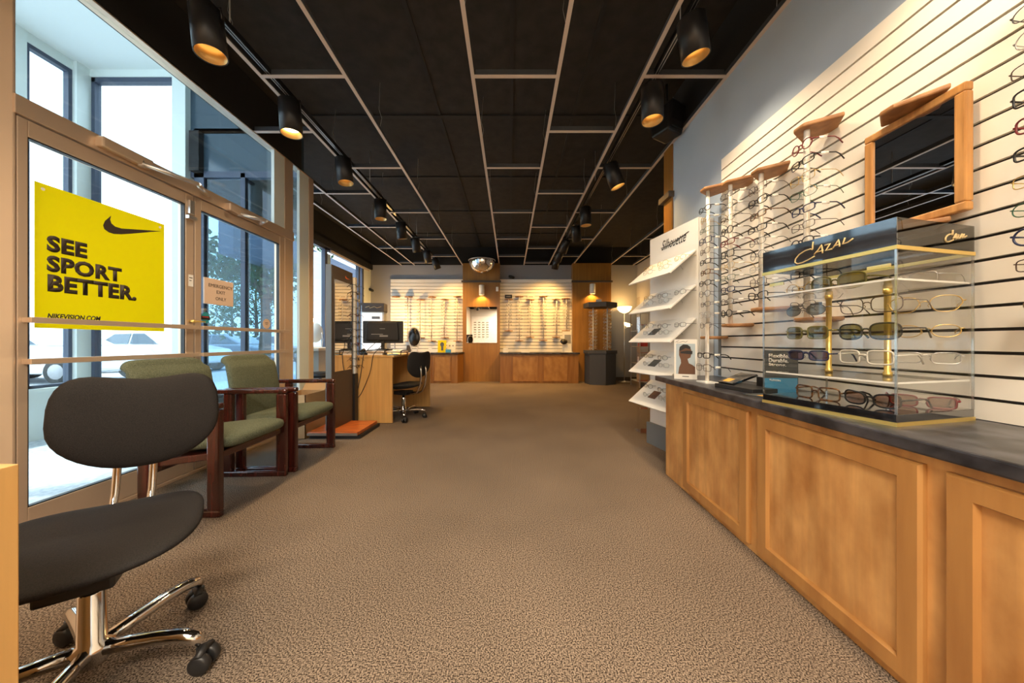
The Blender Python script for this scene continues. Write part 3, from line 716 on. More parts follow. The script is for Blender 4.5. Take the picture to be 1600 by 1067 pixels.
FC = {'black': (mat('frame black', (.010,.010,.011), .3), 'plastic'), 'tortoise': (mat('frame tortoise', (.09,.035,.012), .3, noise=((90,90,90), (.018,.008,.004), (.20,.085,.025), .4, .6)), 'plastic'),
      'navy': (mat('frame navy', (.012,.02,.07), .3), 'plastic'), 'gunmetal': (mat('frame gunmetal', (.10,.10,.11), .35, .8), 'wire'), 'gold': (mat('frame gold', (.65,.45,.16), .3, .9), 'wire'),
      'silver': (mat('frame silver', (.5,.5,.5), .3, .9), 'wire'), 'dark brown': (mat('frame brown', (.045,.022,.014), .35), 'wire'), 'wine red': (mat('frame wine', (.16,.015,.02), .3), 'plastic'),
      'green': (mat('frame green', (.02,.09,.05), .3), 'wire'), 'clear': (mat('frame clear', (.62,.60,.54), .2), 'plastic'), 'rimless grey': (mat('frame rimless', (.16,.16,.17), .3, .6), 'thin'), 'amber': (mat('frame lamplit amber', (.55,.30,.06), .3), 'plastic'), 'olive': (mat('frame olive', (.12,.11,.02), .3), 'plastic')}
def glasses(color, kind, loc, rz, label, group, lens=None, full=True, tagged=True, tilt=0.0, roll=0.0, scale=1.04):
    m, wt = FC[color]; R = glasses_meshes(kind, wt, 0)
    if not full:
        o = inst('eyeglasses', R['small'], m)
    else:
        o = inst('eyeglasses', R['front'], m)
        for t in ('t1', 't2'):
            q = inst('temple', R[t], m, o)
        for l in ('l1', 'l2'): inst('lens', R[l], lens or G_LENS, o)
        if tagged: inst('price_tag', R['tag'], TAGM, o)
    o.location = loc; o.rotation_euler = (tilt, roll, rz); o.scale = (scale,)*3
    tag(o, label, 'eyeglasses', group); return o
COLS = ['black','gunmetal','dark brown','black','navy','tortoise','gunmetal','black','gold','dark brown','black','silver','wine red','green']
KINDS_ = ['rectangular','oval','rectangular','square','round','rectangular','cat-eye']
# ================================================================== ROD DISPLAYS
def rod_display(wall, rz, ztop, zbot, label, group, clusters, items, where, full=True, pitch=.0762, zfirst=None, rodr=.012, bottom=True, shaft=True, seed=0, gy=.158):
    """wall: point on the slatwall surface below the rod (x,y); local -y points into the room"""
    r = thing('rod_display', label, 'eyewear display', (wall[0], wall[1], zbot), rz, group)
    H = ztop-zbot
    def plate(z):
        q = B(); prism(q, [(-.026,-.172),(.026,-.172),(.036,-.16),(.105,-.055),(.02,.0005),(-.02,.0005),(-.105,-.055),(-.036,-.16)], 'z', z, z+.02); return q
    obj('top_bracket', plate(H), M_BRACK, r, bevel=.006)
    if bottom: obj('bottom_bracket', plate(-.02), M_BRACK, r, bevel=.006)
    if shaft:
        q = B(); lathe(q, [(rodr, 0), (rodr, H)], (0, -.13, 0), 14); obj('acrylic_rod', q, G_ACRR, r)
    pg = B(); gl = []
    n = items; z = zfirst if zfirst is not None else ztop-.085
    rnd = random.Random(seed)
    R = Matrix.Rotation(rz, 4, 'Z')
    for i in range(n):
        zi = z-i*pitch
        if zi < zbot+.02: break
        tube(pg, [(0,-.13,zi-zbot+.004),(0,-gy+.0,zi-zbot+.006)], .0028, 6)
        if (seed, i) in SKIP: continue
        c = COLS[(i*5+seed*3) % len(COLS)]; k = KINDS_[(i*3+seed) % len(KINDS_)]
        p = R @ Vector((rnd.uniform(-.004,.004), -gy, 0)); a = rnd.uniform(-.09,.09)
        glasses(c, k, (wall[0]+p.x, wall[1]+p.y, zi), rz+a, '%s %s eyeglasses, %s on %s' % (c, k, ORD[i], where), 'eyeglasses on '+where, full=full, tagged=(i % 3 != 2), tilt=.04)
    obj('pegs', pg, G_ACRE if full else M_STEEL, r)
    return r
SKIP = set()
G_ACRR = mat('milky acrylic rod', (.80,.76,.68), .15, noise=((60,60,12), (.62,.56,.46), (.92,.90,.85), .38, .62, 4))
XS = 1.555
RH = -math.pi/2
rod_display((XS, 2.314), RH, 2.055, 1.01, 'rod display with wood brackets at the far end of the right slatwall', 'rod displays on the right slatwall', 0, 13, 'the farthest right-wall rod', zfirst=1.925, seed=1)
rod_display((XS, 2.078), RH, 1.985, 1.086, 'rod display second from the far end of the right slatwall', 'rod displays on the right slatwall', 0, 11, 'the second farthest right-wall rod', zfirst=1.915, seed=2)
rod_display((XS, 1.823), RH, 1.925, 1.163, 'rod display third from the far end of the right slatwall', 'rod displays on the right slatwall', 0, 10, 'the third farthest right-wall rod', zfirst=1.84, seed=3)
rod_display((XS, 1.543), RH, 1.985, 1.086, 'tall rod display between the framed mirror and the third rod', 'rod displays on the right slatwall', 0, 11, 'the rod beside the framed mirror', zfirst=1.905, seed=4)
rod_display((XS, .835), RH, 1.985, 1.086, 'rod display cut off by the right edge of the picture', 'rod displays on the right slatwall', 0, 12, 'the rod at the right picture edge', zfirst=1.94, seed=5)
# framed mirror hung from two wood brackets
r = thing('framed_mirror', 'oak framed mirror hung on the right slatwall above the gold-lettered case', 'mirror', (1.50, 1.197, 1.41))
y0, y1, z0, z1, w = 1.056, 1.360, 1.405, 1.830, .030
b = B()
for q in ((y0, y1, z0, z0+w), (y0, y1, z1-w, z1), (y0, y0+w, z0+w, z1-w), (y1-w, y1, z0+w, z1-w)): box(b, 1.498, 1.526, *q)
obj('frame', b, M_OAK, r, world=True, bevel=.005)
b = B(); box(b, 1.506, 1.512, y0+w, y1-w, z0+w, z1-w); obj('mirror_glass', b, M_MIRROR, r, world=True)
for z in (1.834, 1.380):
    q = B(); prism(q, [(1.42, 1.19),(1.42, 1.235),(1.50,1.30),(1.555,1.22),(1.555,1.175),(1.50,1.09)], 'z', z, z+.02)
    obj('hanging_bracket', q, M_BRACK, r, world=True, bevel=.006)
q = B(); cyl(q, (1.53, 1.197, 1.398), (1.53, 1.197, 1.838), .006, 8); obj('hanging_rod', q, G_ACRE, r, world=True)

# ================================================================== GOLD LETTERED GLASS CASE
CR = math.atan2(.222, .975)
cs = thing('display_case', 'clear acrylic countertop eyewear case with gold signature lettering on a black header', 'display case', (1.172, .974, .712), CR)
DX, DYc, HH = .36, .41, .637
def L_(name, bm, m, par=None, **k): return obj(name, bm, m, par or cs, **k)
L_('base', bx(0, DX, 0, DYc, .012, .036), M_BLKG, bevel=.001)
L_('gold_base_strip', bx(-.002, DX+.002, -.002, DYc+.002, 0, .012), M_BRASS)
b = B(); t = .005; za, zb = .036, .540
box(b, 0, t, 0, DYc, za, zb); box(b, t, DX, 0, t, za, zb); box(b, DX-t, DX, t, DYc, za, zb); box(b, t, DX-t, DYc-t, DYc, za, zb)
L_('acrylic_walls', b, G_ACR)
b = B()
for x in (.0, DX-.004):
    for y in (0, DYc-.004): box(b, x-.0006, x+.0046, y-.0006, y+.0046, za, zb)
L_('polished_edge', b, glass('bright acrylic edge', (.80,.82,.84), 9.0, rough=.15))
hd = B(); box(hd, 0, .004, 0, DYc, .552, HH); L_('header_panel', hd, M_BLKG)
hd = B(); box(hd, .004, DX, 0, .003, .552, HH); box(hd, DX-.003, DX, .003, DYc, .552, HH); box(hd, .004, DX, DYc-.003, DYc, .552, HH); L_('smoked_header', hd, G_SMOKE, label='smoked translucent side header')
b = B()
box(b, -.002, .004, -.002, DYc+.002, .540, .552); box(b, .004, DX+.002, -.002, .004, .540, .552); box(b, DX-.003, DX+.002, .004, DYc, .540, .552); L_('gold_header_strip', b, M_BRASS)
sh = B(); box(sh, .008, DX-.008, .008, DYc-.008, .448, .454); L_('acrylic_shelf', sh, G_ACR)
sh = B(); box(sh, .008, DX-.008, .008, DYc-.008, .128, .134); L_('acrylic_shelf', sh, G_ACR)
for z in (.451, .131):
    e = B(); box(e, .006, .008, .008, DYc-.008, z-.003, z+.003); box(e, .008, DX-.008, .006, .008, z-.003, z+.003); L_('shelf_edge', e, G_ACRE)
POST = [(.20, .30), (.22, .135)]
for x, y in POST:
    b = B(); lathe(b, [(.012, .134), (.012, .150), (.009, .151), (.009, .432), (.012, .433), (.012, .448)], (x, y, 0), 20); L_('brass_post', b, M_BRASS)
arm = B()
for (x, y) in POST:
    for z in (.375, .285, .195): box(arm, x-.12, x-.009, y-.012, y+.012, z-.004, z)
L_('acrylic_arm', arm, G_ACR)
b = B()
for y in (.02, DYc-.075): box(b, .010, .016, y, y+.055, .490, .502)
L_('gold_label', b, M_BRASS)
def signature(par, org, right, up, w, m=M_GOLD):
    """brush script: a sweeping C with a tick, then angular AZAL, as flat strokes"""
    st_ = [[(.335,.60),(.30,.66),(.20,.64),(.09,.52),(.02,.34),(.01,.18),(.06,.08),(.15,.08),(.27,.17),(.37,.27)], [(.345,.97),(.335,.80),(.335,.62)],
           [(.36,.35),(.43,.52),(.49,.72),(.50,.50),(.505,.32)], [(.40,.42),(.52,.46)], [(.54,.66),(.63,.68),(.555,.40),(.665,.42)], [(.67,.44),(.72,.60),(.76,.76),(.775,.56),(.775,.44)], [(.69,.53),(.79,.55)], [(.86,.78),(.825,.52),(.90,.54),(.98,.66)]]
    R, U = Vector(right), Vector(up); b = B()
    for s in st_:
        P = [Vector(org)+R*(x*w)+U*(y*w*.42) for x, y in s]
        Q = []
        for i in range(len(P)-1): Q += [P[i], (P[i]+P[i+1])/2]
        Q.append(P[-1]); tube(b, Q, .0023, 6)
    return obj('signature', b, m, par)
signature(cs, (-.0008, .285, .553), (0,-1,0), (0,0,1), .185)
signature(cs, (.215, -.0012, .573), (1,0,0), (0,0,1), .105, mat('dull gold lettering', (.55,.42,.22), .5, .2))
CM = LOCM[cs.name]
def cg(color, kind, x, y, z, where, lens=None, a=0.0, tilt=.03):
    p = CM @ Vector((x, y, z)); return glasses(color, kind, p, CR+RH+a, '%s %s %s, %s, gold-lettered case' % (color, kind, 'sunglasses' if lens and lens != G_LENS else 'eyeglasses', where), 'eyewear inside the gold-lettered case', lens=lens, tagged=False, tilt=tilt, scale=1.16)
cg('olive', 'oversized', .07, .20, .477, 'centre of top shelf', G_OLIVE)
cg('gold', 'round', .12, .345, .477, 'left end of the top shelf')
cg('silver', 'rectangular', .24, .10, .475, 'right end of the top shelf')
cg('gunmetal', 'oval', .08, .31, .384, 'upper arm of left brass post', G_BLUE)
cg('dark brown', 'oversized', .10, .125, .386, 'upper arm of right brass post')
cg('olive', 'square', .08, .305, .294, 'middle arm of left brass post', G_OLIVE)
cg('black', 'oversized', .10, .128, .294, 'middle arm of right brass post', G_OLIVE)
cg('navy', 'rectangular', .08, .30, .204, 'lower arm of left brass post', G_VIOL)
cg('clear', 'square', .10, .135, .204, 'lower arm of right brass post')
cg('gold', 'aviator', .24, .055, .384, 'upper pair on right side', a=.5)
cg('gold', 'oval', .25, .055, .294, 'middle pair on right side', a=.5)
cg('silver', 'rectangular', .25, .055, .204, 'lower pair on right side', a=.5)
cg('tortoise', 'square', .075, .265, .060, 'left pair on the black floor', G_LENS)
cg('black', 'cat-eye', .075, .105, .062, 'right pair on the black floor', G_BROWN)
cg('wine red', 'rectangular', .24, .06, .056, 'far right pair on the black floor', G_BROWN, a=.5)
# ================================================================== COUNTER CLUTTER
def rot2(x, y, a): return x*math.cos(a)-y*math.sin(a), x*math.sin(a)+y*math.cos(a)
# slate-grey flexible sign behind the case
sg = thing('counter_sign', 'slate grey card reading Flexible Durable Strong, behind the left end of the case', 'card', (1.345, 1.60, .712), RH+.35)
b = B(); box(b, -.075, .075, -.002, .002, 0, .215); obj('card', b, M_DGREY, sg)
obj('blue_foot', flat_poly(B(), [(-.075,0),(.075,0),(.075,.085),(-.075,.070)], (0,-.003,0), (1,0,0), (0,0,1)), M_BLUEC, sg)
for s, w_, z in (('Flexible.', .092, .178), ('Durable.', .088, .155), ('Strong.', .078, .132)):
    text('lettering', s, M_WHITE, sg, w_, .019, (-.05, -.003, z), (1,0,0), (0,0,1), bold=.02, world=False)
text('lettering', 'FLEXON', M_WHITE, sg, .05, .009, (-.045, -.0045, .060), (1,0,0), (0,0,1), bold=.02, world=False)
b = B(); box(b, -.08, .08, -.0035, .02, -.0, .004); obj('acrylic_foot', b, G_ACRE, sg)
# dark tray and box left of the case
tr = thing('leaflet_tray', 'low black tray with a dark printed leaflet rest, left of the case', 'tray', (1.27, 1.72, .712), RH+.12)
b = B(); box(b, -.13, .12, -.085, .085, 0, .022); obj('tray', b, M_BLKP, tr, bevel=.003)
b = B(); prism(b, [(-.075,.022),(.085,.022),(.085,.095),(.070,.098),(-.075,.032)], 'y', 0, .004)
q = B(); prism(q, [(-.07,.024),(.075,.072),(.068,.082),(-.077,.034)], 'x', -.115, -.01)
for v in q.verts: pass
obj('leaflet_rest', q, M_BLKG, tr)
q = B(); prism(q, [(-.066,.0365),(.066,.0802),(.0655,.0812),(-.0665,.0375)], 'x', -.108, -.018); obj('leaflet', q, mat('printed dark leaflet', (.08,.08,.08), .5, noise=((16,16,16), (.02,.022,.026), (.16,.15,.13), .4, .6)), tr)
q = B(); prism(q, [(-.06,.0390),(-.02,.0522),(-.021,.0530),(-.061,.0398)], 'x', -.100, -.055); obj('amber_print', q, M_AMBER, tr)
q = B(); box(q, .0, .085, .055, .07, .022, .07); obj('rear_stop', q, M_BLKP, tr)
lf = thing('leaflet', 'flat amber and grey printed leaflet lying by the case front left corner', 'leaflet', (1.215, 1.50, .712), RH+.2)
obj('sheet', bx(-.09, .09, -.05, .06, 0, .003), M_DGREY, lf); obj('amber_print', bx(-.04, .06, -.03, .03, .003, .0036), M_AMBER, lf)
# portrait card
pc = thing('portrait_card', 'white framed portrait card of a man in sunglasses at the far end of the worktop', 'card', (1.215, 2.225, .712), -.42)
b = B(); box(b, -.070, .070, -.002, .003, 0, .275); obj('card', b, M_CARD, pc)
F, RX = -.0025, (1,0,0)
def fp(pts, y, nm, m): obj(nm, flat_poly(B(), pts, (0, y, 0), RX, UZ, ext=.0004), m, pc)
fp([(-.058,.035),(.058,.035),(.058,.245),(-.058,.245)], F, 'photo', M_SKY)
fp([(-.045,.035),(.058,.035),(.058,.085),(.040,.10),(.020,.11),(.012,.14),(.030,.15),(.036,.18),(.034,.205),(.020,.225),(-.005,.23),(-.028,.222),(-.040,.20),(-.040,.165),(-.030,.135),(-.028,.11),(-.040,.08)], F-.0005, 'printed_figure', M_SKIN)
fp([(-.040,.20),(-.036,.222),(-.015,.240),(.012,.238),(.030,.222),(.030,.207),(.0,.215),(-.030,.195)], F-.001, 'printed_hair', M_INKB)
fp([(-.030,.178),(.040,.172),(.042,.195),(.010,.197),(-.032,.190)], F-.0015, 'printed_sunglasses', M_INKB)
fp([(-.02,.016),(.02,.016),(.02,.021),(-.02,.021)], F, 'caption_mark', M_INKB)
b = B(); tube(b, [(-.062,F,.256),(-.040,F,.268),(-.052,F,.250),(-.03,F,.256),(-.015,F,.262),(.0,F,.256),(.012,F,.264)], .0012, 5); obj('script', b, M_INKB, pc)
# small acrylic rod stand
rs = thing('acrylic_stand', 'small clear acrylic stand in front of the portrait card', 'eyewear display', (1.245, 2.03, .712), RH)
b = B(); box(b, -.05, .05, -.04, .04, 0, .008); obj('base', b, G_ACRE, rs)
b = B(); box(b, -.010, .010, -.006, .006, .008, .37); obj('acrylic_rod', b, G_ACRR, rs)
b = B(); tube(b, [(0,0,.10),(0,-.03,.10)], .003, 6); tube(b, [(0,0,.175),(0,-.03,.175)], .003, 6); obj('pegs', b, G_ACRE, rs)
glasses('black', 'rectangular', (1.215, 2.03, .885), RH, 'black rectangular eyeglasses, upper pair on the small acrylic stand', 'eyeglasses on the small acrylic stand')
glasses('dark brown', 'square', (1.215, 2.03, .808), RH+.1, 'dark brown square eyeglasses, lower pair on the small acrylic stand', 'eyeglasses on the small acrylic stand')
# white light board beside the worktop
wb = thing('white_board', 'narrow white backing board behind the farthest right-wall rod', 'board', (1.51, 2.49, .0))
obj('board', bx(1.475, 1.575, 2.485, 2.505, 0, 1.93), M_WHITE, wb, world=True)
obj('grey_edge', bx(1.555, 1.579, 2.368, 2.40, .72, 1.90), M_GREYED, wb, world=True)

# ================================================================== TRAY TOWER
A0, A1 = Vector((1.35, 3.10, 0)), Vector((1.475, 2.515, 0)); al = (A1-A0).normalized(); TRZ = math.atan2(al.y, al.x)     # local x along the board toward the camera
tw = thing('tray_tower', 'tall white eyewear tower with five slanted trays and black script at the top', 'display tower', tuple(A0), TRZ)
Wt = (A1-A0).length
obj('board', bx(0, Wt, 0, .035, .20, 1.95), M_WHITE, tw, bevel=.002)      # local -y faces the room
obj('base', bx(-.01, Wt, -.03, .10, 0, .20), M_GREYED, tw, label='dark grey base')
def script(par):
    text('script', 'Silhouette', M_INKB, par, .30, .085, (.17, -.002, 1.80), (1,0,0), (0,0,1), world=False, shear=.45)
    b = B(); tube(b, [(.165,-.003,1.825),(.25,-.003,1.823),(.40,-.003,1.845),(.50,-.003,1.868)], .003, 5); obj('script', b, M_INKB, par)
script(tw)
TM = LOCM[tw.name]
for i, z in enumerate((1.69, 1.414, 1.152, .877, .597)):
    b = B(); D, dz = .235, .19
    prof = [(0, 0), (-D, -dz), (-D-.008, -dz+.006), (-D-.004, -dz+.012), (-.004, .012)]
    prism(b, [(p[0], z+p[1]) for p in prof], 'x', .02, Wt-.02)
    trr = obj('tray', b, M_WHITE, tw, bevel=.001)
    im = B(); prism(im, [(-.05, z-.05*dz/D+.0135), (-D+.03, z-(D-.03)*dz/D+.0135), (-D+.03, z-(D-.03)*dz/D+.0145), (-.05, z-.05*dz/D+.0145)], 'x', .12, .34)
    obj('printed_insert', im, M_SKY if i > 0 else M_CARD, trr)
    if i > 1:
        im = B(); prism(im, [(-.10, z-.10*dz/D+.0148), (-.17, z-.17*dz/D+.0148), (-.17, z-.17*dz/D+.0158), (-.10, z-.10*dz/D+.0158)], 'x', .2, .30); obj('printed_figure', im, M_DGREY if i != 4 else M_SKIN, trr)
    for k in range(5):
        lx, ly = (.09, -.09) if k == 0 else (.09+.105*k, -.10-.07*(k % 2)); zz = z-abs(ly)*dz/D+.036
        p = TM @ Vector((lx, ly, zz))
        glasses('rimless grey' if k % 2 else ('gunmetal' if i else 'gold'), ['oval','rectangular','aviator','rectangular','oval'][(k+i) % 5], p, TRZ, '%s eyeglasses, %s from far end, white tower tray %s' % ('rimless grey' if k % 2 else ('gunmetal' if i else 'gold'), NTH[k], ORD[i] if i else 'topmost'), 'eyeglasses on the white tray tower', tagged=False)
# ================================================================== MIRROR TOWER AND PLATFORM (left)
r = thing('display_platform', 'orange stained wood platform with a black edge under the dark mirror tower', 'platform', (-1.85, 3.45, 0))
obj('base', bx(-2.01, -1.50, 3.22, 3.70, 0, .035), M_BLKP, r, world=True)
obj('top_board', bx(-2.02, -1.52, 3.20, 3.68, .035, .07), M_ORG, r, world=True, bevel=.004)
obj('metal_edge', bx(-2.02, -1.52, 3.192, 3.20, .036, .060), M_STEEL, r, world=True)
r = thing('mirror_tower', 'tall bronze grey tower with a mirror and small orange swoosh, on the orange platform', 'display tower', (-1.85, 3.48, .07))
b = B(); box(b, -1.87, -1.812, 3.27, 3.70, .07, 1.76); obj('body', b, M_BRONZE, r, world=True, bevel=.003)
obj('edge_panel', bx(-1.873, -1.816, 3.262, 3.268, .07, 1.76), M_GREYED, r, world=True)
obj('mirror', bx(-1.8115, -1.808, 3.315, 3.665, .66, 1.62), M_MIRROR, r, world=True)
def sw2(scale, flip=1): 
    P = [(173.5,337),(164,345),(161,352),(163,358),(170,363),(178,365.5),(190,366),(205,365),(228,363),(252,359.2),(228,358.5),(205,357),(190,355),(180,352),(174,347),(172,343)]
    return [((p-161)/91*scale, (366-q)/91*scale*1.0) for p, q in P]
obj('swoosh', flat_poly(B(), sw2(.11), (-1.8105, 3.53, 1.665), RY, UZ), M_ORANGE, r, world=True)
# white frame post beside it
r = thing('frame_post', 'white square post of eyeglasses between the dark mirror tower and the desk', 'eyewear display', (-1.82, 3.765, 0))
b = B(); box(b, -1.852, -1.802, 3.74, 3.785, .60, 1.72); obj('post', b, M_WHITE, r, world=True, bevel=.002)
b = B(); box(b, -1.90, -1.79, 3.71, 3.78, 0, .60); obj('base', b, M_BLKP, r, world=True)
pg = B()
for i in range(12):
    z = 1.62-i*.085
    for s, nm in ((1, 'right'), (-1, 'left')):
        tube(pg, [(-1.825, 3.765, z), (-1.825+s*.05, 3.765, z)], .004, 6)
        c = COLS[(i*3+(s > 0)*2) % 14]; k = KINDS_[(i+3*(s > 0)) % 7]
        glasses(c, k, (-1.825+s*.052, 3.765, z), (math.pi/2 if s > 0 else -math.pi/2)+.15*s, '%s %s eyeglasses, %s on %s side of white post by desk' % (c, k, ORD[i], nm), 'eyeglasses on the white post by the desk', tagged=False)
obj('pegs', pg, M_BLKP, r, world=True)
# cardboard box and beige bin behind armchairs
r = thing('cardboard_box', 'open tan cardboard box behind the farther armchair', 'box', (-2.10, 3.50, 0))
b = B(); x0, x1, y0, y1, h = -2.31, -2.04, 3.20, 3.55, .44
for q in ((x0, x1, y0, y0+.006), (x0, x1, y1-.006, y1), (x0, x0+.006, y0, y1), (x1-.006, x1, y0, y1)): box(b, *q, 0.0, h)
box(b, x0, x1, y0, y1, 0, .006); obj('carton', b, M_TAN, r, world=True)
b = B(); prism(b, [(y1, h), (y1+.004, h), (y1+.10, h+.10), (y1+.096, h+.10)], 'x', x0+.01, x1-.01); obj('flap', b, M_TAN, r, world=True)
# table with oval mirror and stool in the far left bay
r = thing('side_table', 'beige table in the left window bay under the oval mirror', 'table', (-3.05, 5.0, 0))
obj('top', bx(-3.30, -2.74, 4.6, 5.4, .84, .88), M_FURN, r, world=True, bevel=.004); obj('pedestal', bx(-3.2, -2.86, 4.8, 5.2, .02, .84), M_FURN, r, world=True); obj('foot', bx(-3.3, -2.76, 4.7, 5.3, 0, .03), M_BLKP, r, world=True)
r = thing('table_mirror', 'white oval mirror standing on the beige table in the left bay', 'mirror', (-3.0, 4.95, .88))
M_ = Matrix.Rotation(.3, 4, 'Z') @ Matrix.Rotation(math.pi/2, 4, 'X')
b = B(); lathe(b, [(.0,-.006),(.10,-.006),(.104,0),(.10,.006),(0,.006)], (0,0,0), 28, M_)
for v in b.verts: v.co.z = v.co.z*1.45+.23
obj('mirror_plate', b, M_CARD, r)
b = B(); tube(b, [(.10,.0,.23),(.11,.01,.12),(.09,.02,.012),(-.09,.02,.012),(-.11,.01,.12),(-.10,.0,.23)], .006, 6); obj('stand', b, M_STEEL, r)
r = thing('stool', 'black padded stool in front of the beige table', 'stool', (-2.72, 4.6, 0))
obj('seat', pad(B(), .20, .20, .045, e=2.5, c=(0,0,.50)), M_BLKP, r, smooth=True)
b = B(); lathe(b, [(.02,.03),(.02,.47)], n=12); obj('column', b, M_CHROME, r)
for k in range(5):
    a = k*1.2566+.3; b = B(); tube(b, [(0,0,.06),(math.cos(a)*.2,math.sin(a)*.2,.012)], .014, 8); obj('leg', b, M_CHROME, r)
# ================================================================== DISPENSING DESK
r = thing('dispensing_desk', 'light maple dispensing desk under the computer monitor', 'desk', (-1.55, 4.3, 0))
obj('side_panel', bx(-1.875, -1.40, 3.82, 3.845, .005, .785), M_DESK, r, world=True, bevel=.002)
obj('side_panel', bx(-1.80, -1.195, 4.78, 4.805, .005, .785), M_DESK, r, world=True, bevel=.002)
obj('worktop', bx(-1.88, -1.38, 3.815, 4.81, .785, .808), M_DESK, r, world=True, bevel=.002)
obj('worktop_return', bx(-1.38, -1.19, 4.35, 4.81, .785, .808), M_DESK, r, world=True, bevel=.002)
obj('modesty_panel', bx(-1.87, -1.85, 3.845, 4.78, .15, .785), M_DESK, r, world=True)
dw = obj('drawer', bx(-1.80, -1.62, 3.86, 4.4, .54, .77), M_DESK, r, world=True, bevel=.003)
# monitor, tilted back view
r = thing('monitor', 'black computer monitor seen from behind on the wooden desk', 'monitor', (-1.60, 4.05, .868), .10)
b = B(); box(b, -.245, .245, -.012, .022, .085, .365); obj('screen_housing', b, M_BLKP, r, bevel=.008)
b = B(); prism(b, [(-.20,.115),(.20,.115),(.19,.335),(.17,.35),(-.17,.35),(-.19,.335)], 'y', -.045, -.012); obj('back_shell', b, M_BLK, r, bevel=.014)
obj('port_label', bx(-.03, .07, -.0475, -.045, .165, .185), M_GREY, r); obj('port_label', bx(-.13, .01, -.0475, -.045, .192, .200), M_GREY, r)
obj('badge', bx(-.03, .035, -.0475, -.045, .262, .268), M_GREY, r)
b = B(); box(b, -.02, .02, -.03, .0, .01, .13); obj('neck', b, M_BLKP, r, bevel=.004)
b = B(); lathe(b, [(.115,0),(.115,.008),(.06,.016),(.02,.022)], n=28)
for v in b.verts: v.co.y *= .75
obj('foot', b, M_BLKP, r)
r = thing('monitor_riser', 'silver monitor riser with black ends on the wooden desk', 'riser', (-1.56, 4.04, .808), .06)
b = B(); box(b, -.21, .25, -.10, .10, .025, .055); obj('deck', b, M_STEEL, r, bevel=.010)
for x in (-.215, .02, .215):
    b = B(); tube(b, [(x,-.115,.002),(x,-.115,.05),(x+.02,-.09,.058),(x+.025,.09,.058),(x+.02,.11,.002)], .006, 6); obj('leg', b, M_BLKP, r)
b = B(); box(b, -.19, -.01, -.10, .08, .0, .022); obj('keyboard', b, M_WHITE, r)
r = thing('phone', 'dark desk phone behind the white post at the left end of the desk', 'phone', (-1.80, 4.0, .808), .2)
b = B(); prism(b, [(-.05,0),(.06,0),(.06,.05),(-.05,.025)], 'x', -.05, .05); obj('base', b, M_BLKP, r, bevel=.004)
b = B(); tube(b, [(-.03,-.07,.045),(-.03,-.05,.06),(-.03,.05,.07),(-.03,.07,.055)], [.018,.012,.012,.018], 8); obj('handset', b, M_BLKP, r)
for (p, lb) in (([(-1.64,4.0,.99),(-1.70,3.90,.90),(-1.735,3.83,.835),(-1.742,3.806,.78),(-1.765,3.80,.60),(-1.81,3.795,.38),(-1.90,3.79,.20),(-1.93,3.80,.03)], 'left one of two thin black cables hanging from the monitor over the desk end'),
                ([(-1.56,4.0,.98),(-1.60,3.90,.88),(-1.62,3.83,.83),(-1.63,3.805,.77),(-1.66,3.80,.60),(-1.76,3.795,.36),(-1.86,3.79,.24),(-1.92,3.80,.02)], 'right one of two thin black cables hanging from the monitor over the desk end')):
    pts = [Vector(q) for q in p]; sm = []
    for i in range(len(pts)-1):
        p0, p1, p2, p3 = pts[max(i-1,0)], pts[i], pts[i+1], pts[min(i+2,len(pts)-1)]
        for k in range(5):
            t = k/5; sm.append(.5*((2*p1)+(-p0+p2)*t+(2*p0-5*p1+4*p2-p3)*t*t+(-p0+3*p1-3*p2+p3)*t**3))
    sm.append(pts[-1]); tag(obj('cable', tube(B(), sm, .004, 6), M_BLKP), lb, 'cable', 'monitor cables')
# oval hand mirror on the desk return
r = thing('table_mirror', 'oval mirror painted with a dark reflection, with a cream rim on the wooden desk', 'mirror', (-1.37, 4.60, .808), -.2, scale=1.35)
M_ = Matrix.Rotation(math.pi/2-.1, 4, 'X')
b = B(); lathe(b, [(0,-.004),(.064,-.004),(.064,.004),(0,.004)], (0,0,0), 28, M_)
for v in b.verts: v.co.z = v.co.z*1.5+.17
obj('mirror_plate', b, mat('dark painted mirror face', (.012,.010,.010), .35), r)  # plain black stands in for the dark ceiling this mirror reflects
b = B(); tube(b, [(.068*math.cos(a), -.012*math.sin(a), .17+.102*math.sin(a)) for a in [k*math.pi/14 for k in range(28)]], .006, 6, closed=True)
tube(b, [(-.064,0,.13),(-.03,0,.03),(-.04,-.0,.004)], .006, 6); tube(b, [(.064,0,.13),(.03,0,.03),(.04,0,.004)], .006, 6); tube(b, [(-.04,-.04,.005),(-.04,.04,.005),(.04,.04,.005),(.04,-.04,.005)], .005, 6, closed=True); obj('rim', b, M_CARD, r)
r = thing('card_holder', 'small dark holder left of the oval mirror on the desk', 'holder', (-1.47, 4.66, .808)); b = B(); prism(b, [(-.02,0),(.03,0),(.02,.11),(0,.11)], 'x', -.03, .03); obj('holder', b, M_BRONZE, r, bevel=.003)
r = thing('blue_folder', 'pale blue papers on the desk right of the monitor riser', 'papers', (-1.47, 3.98, .808), .3); obj('sheet', bx(-.05, .07, -.09, .09, 0, .006), M_BLUEC, r); obj('sheet', bx(-.04, .09, -.06, .12, .006, .010), M_CARD, r)
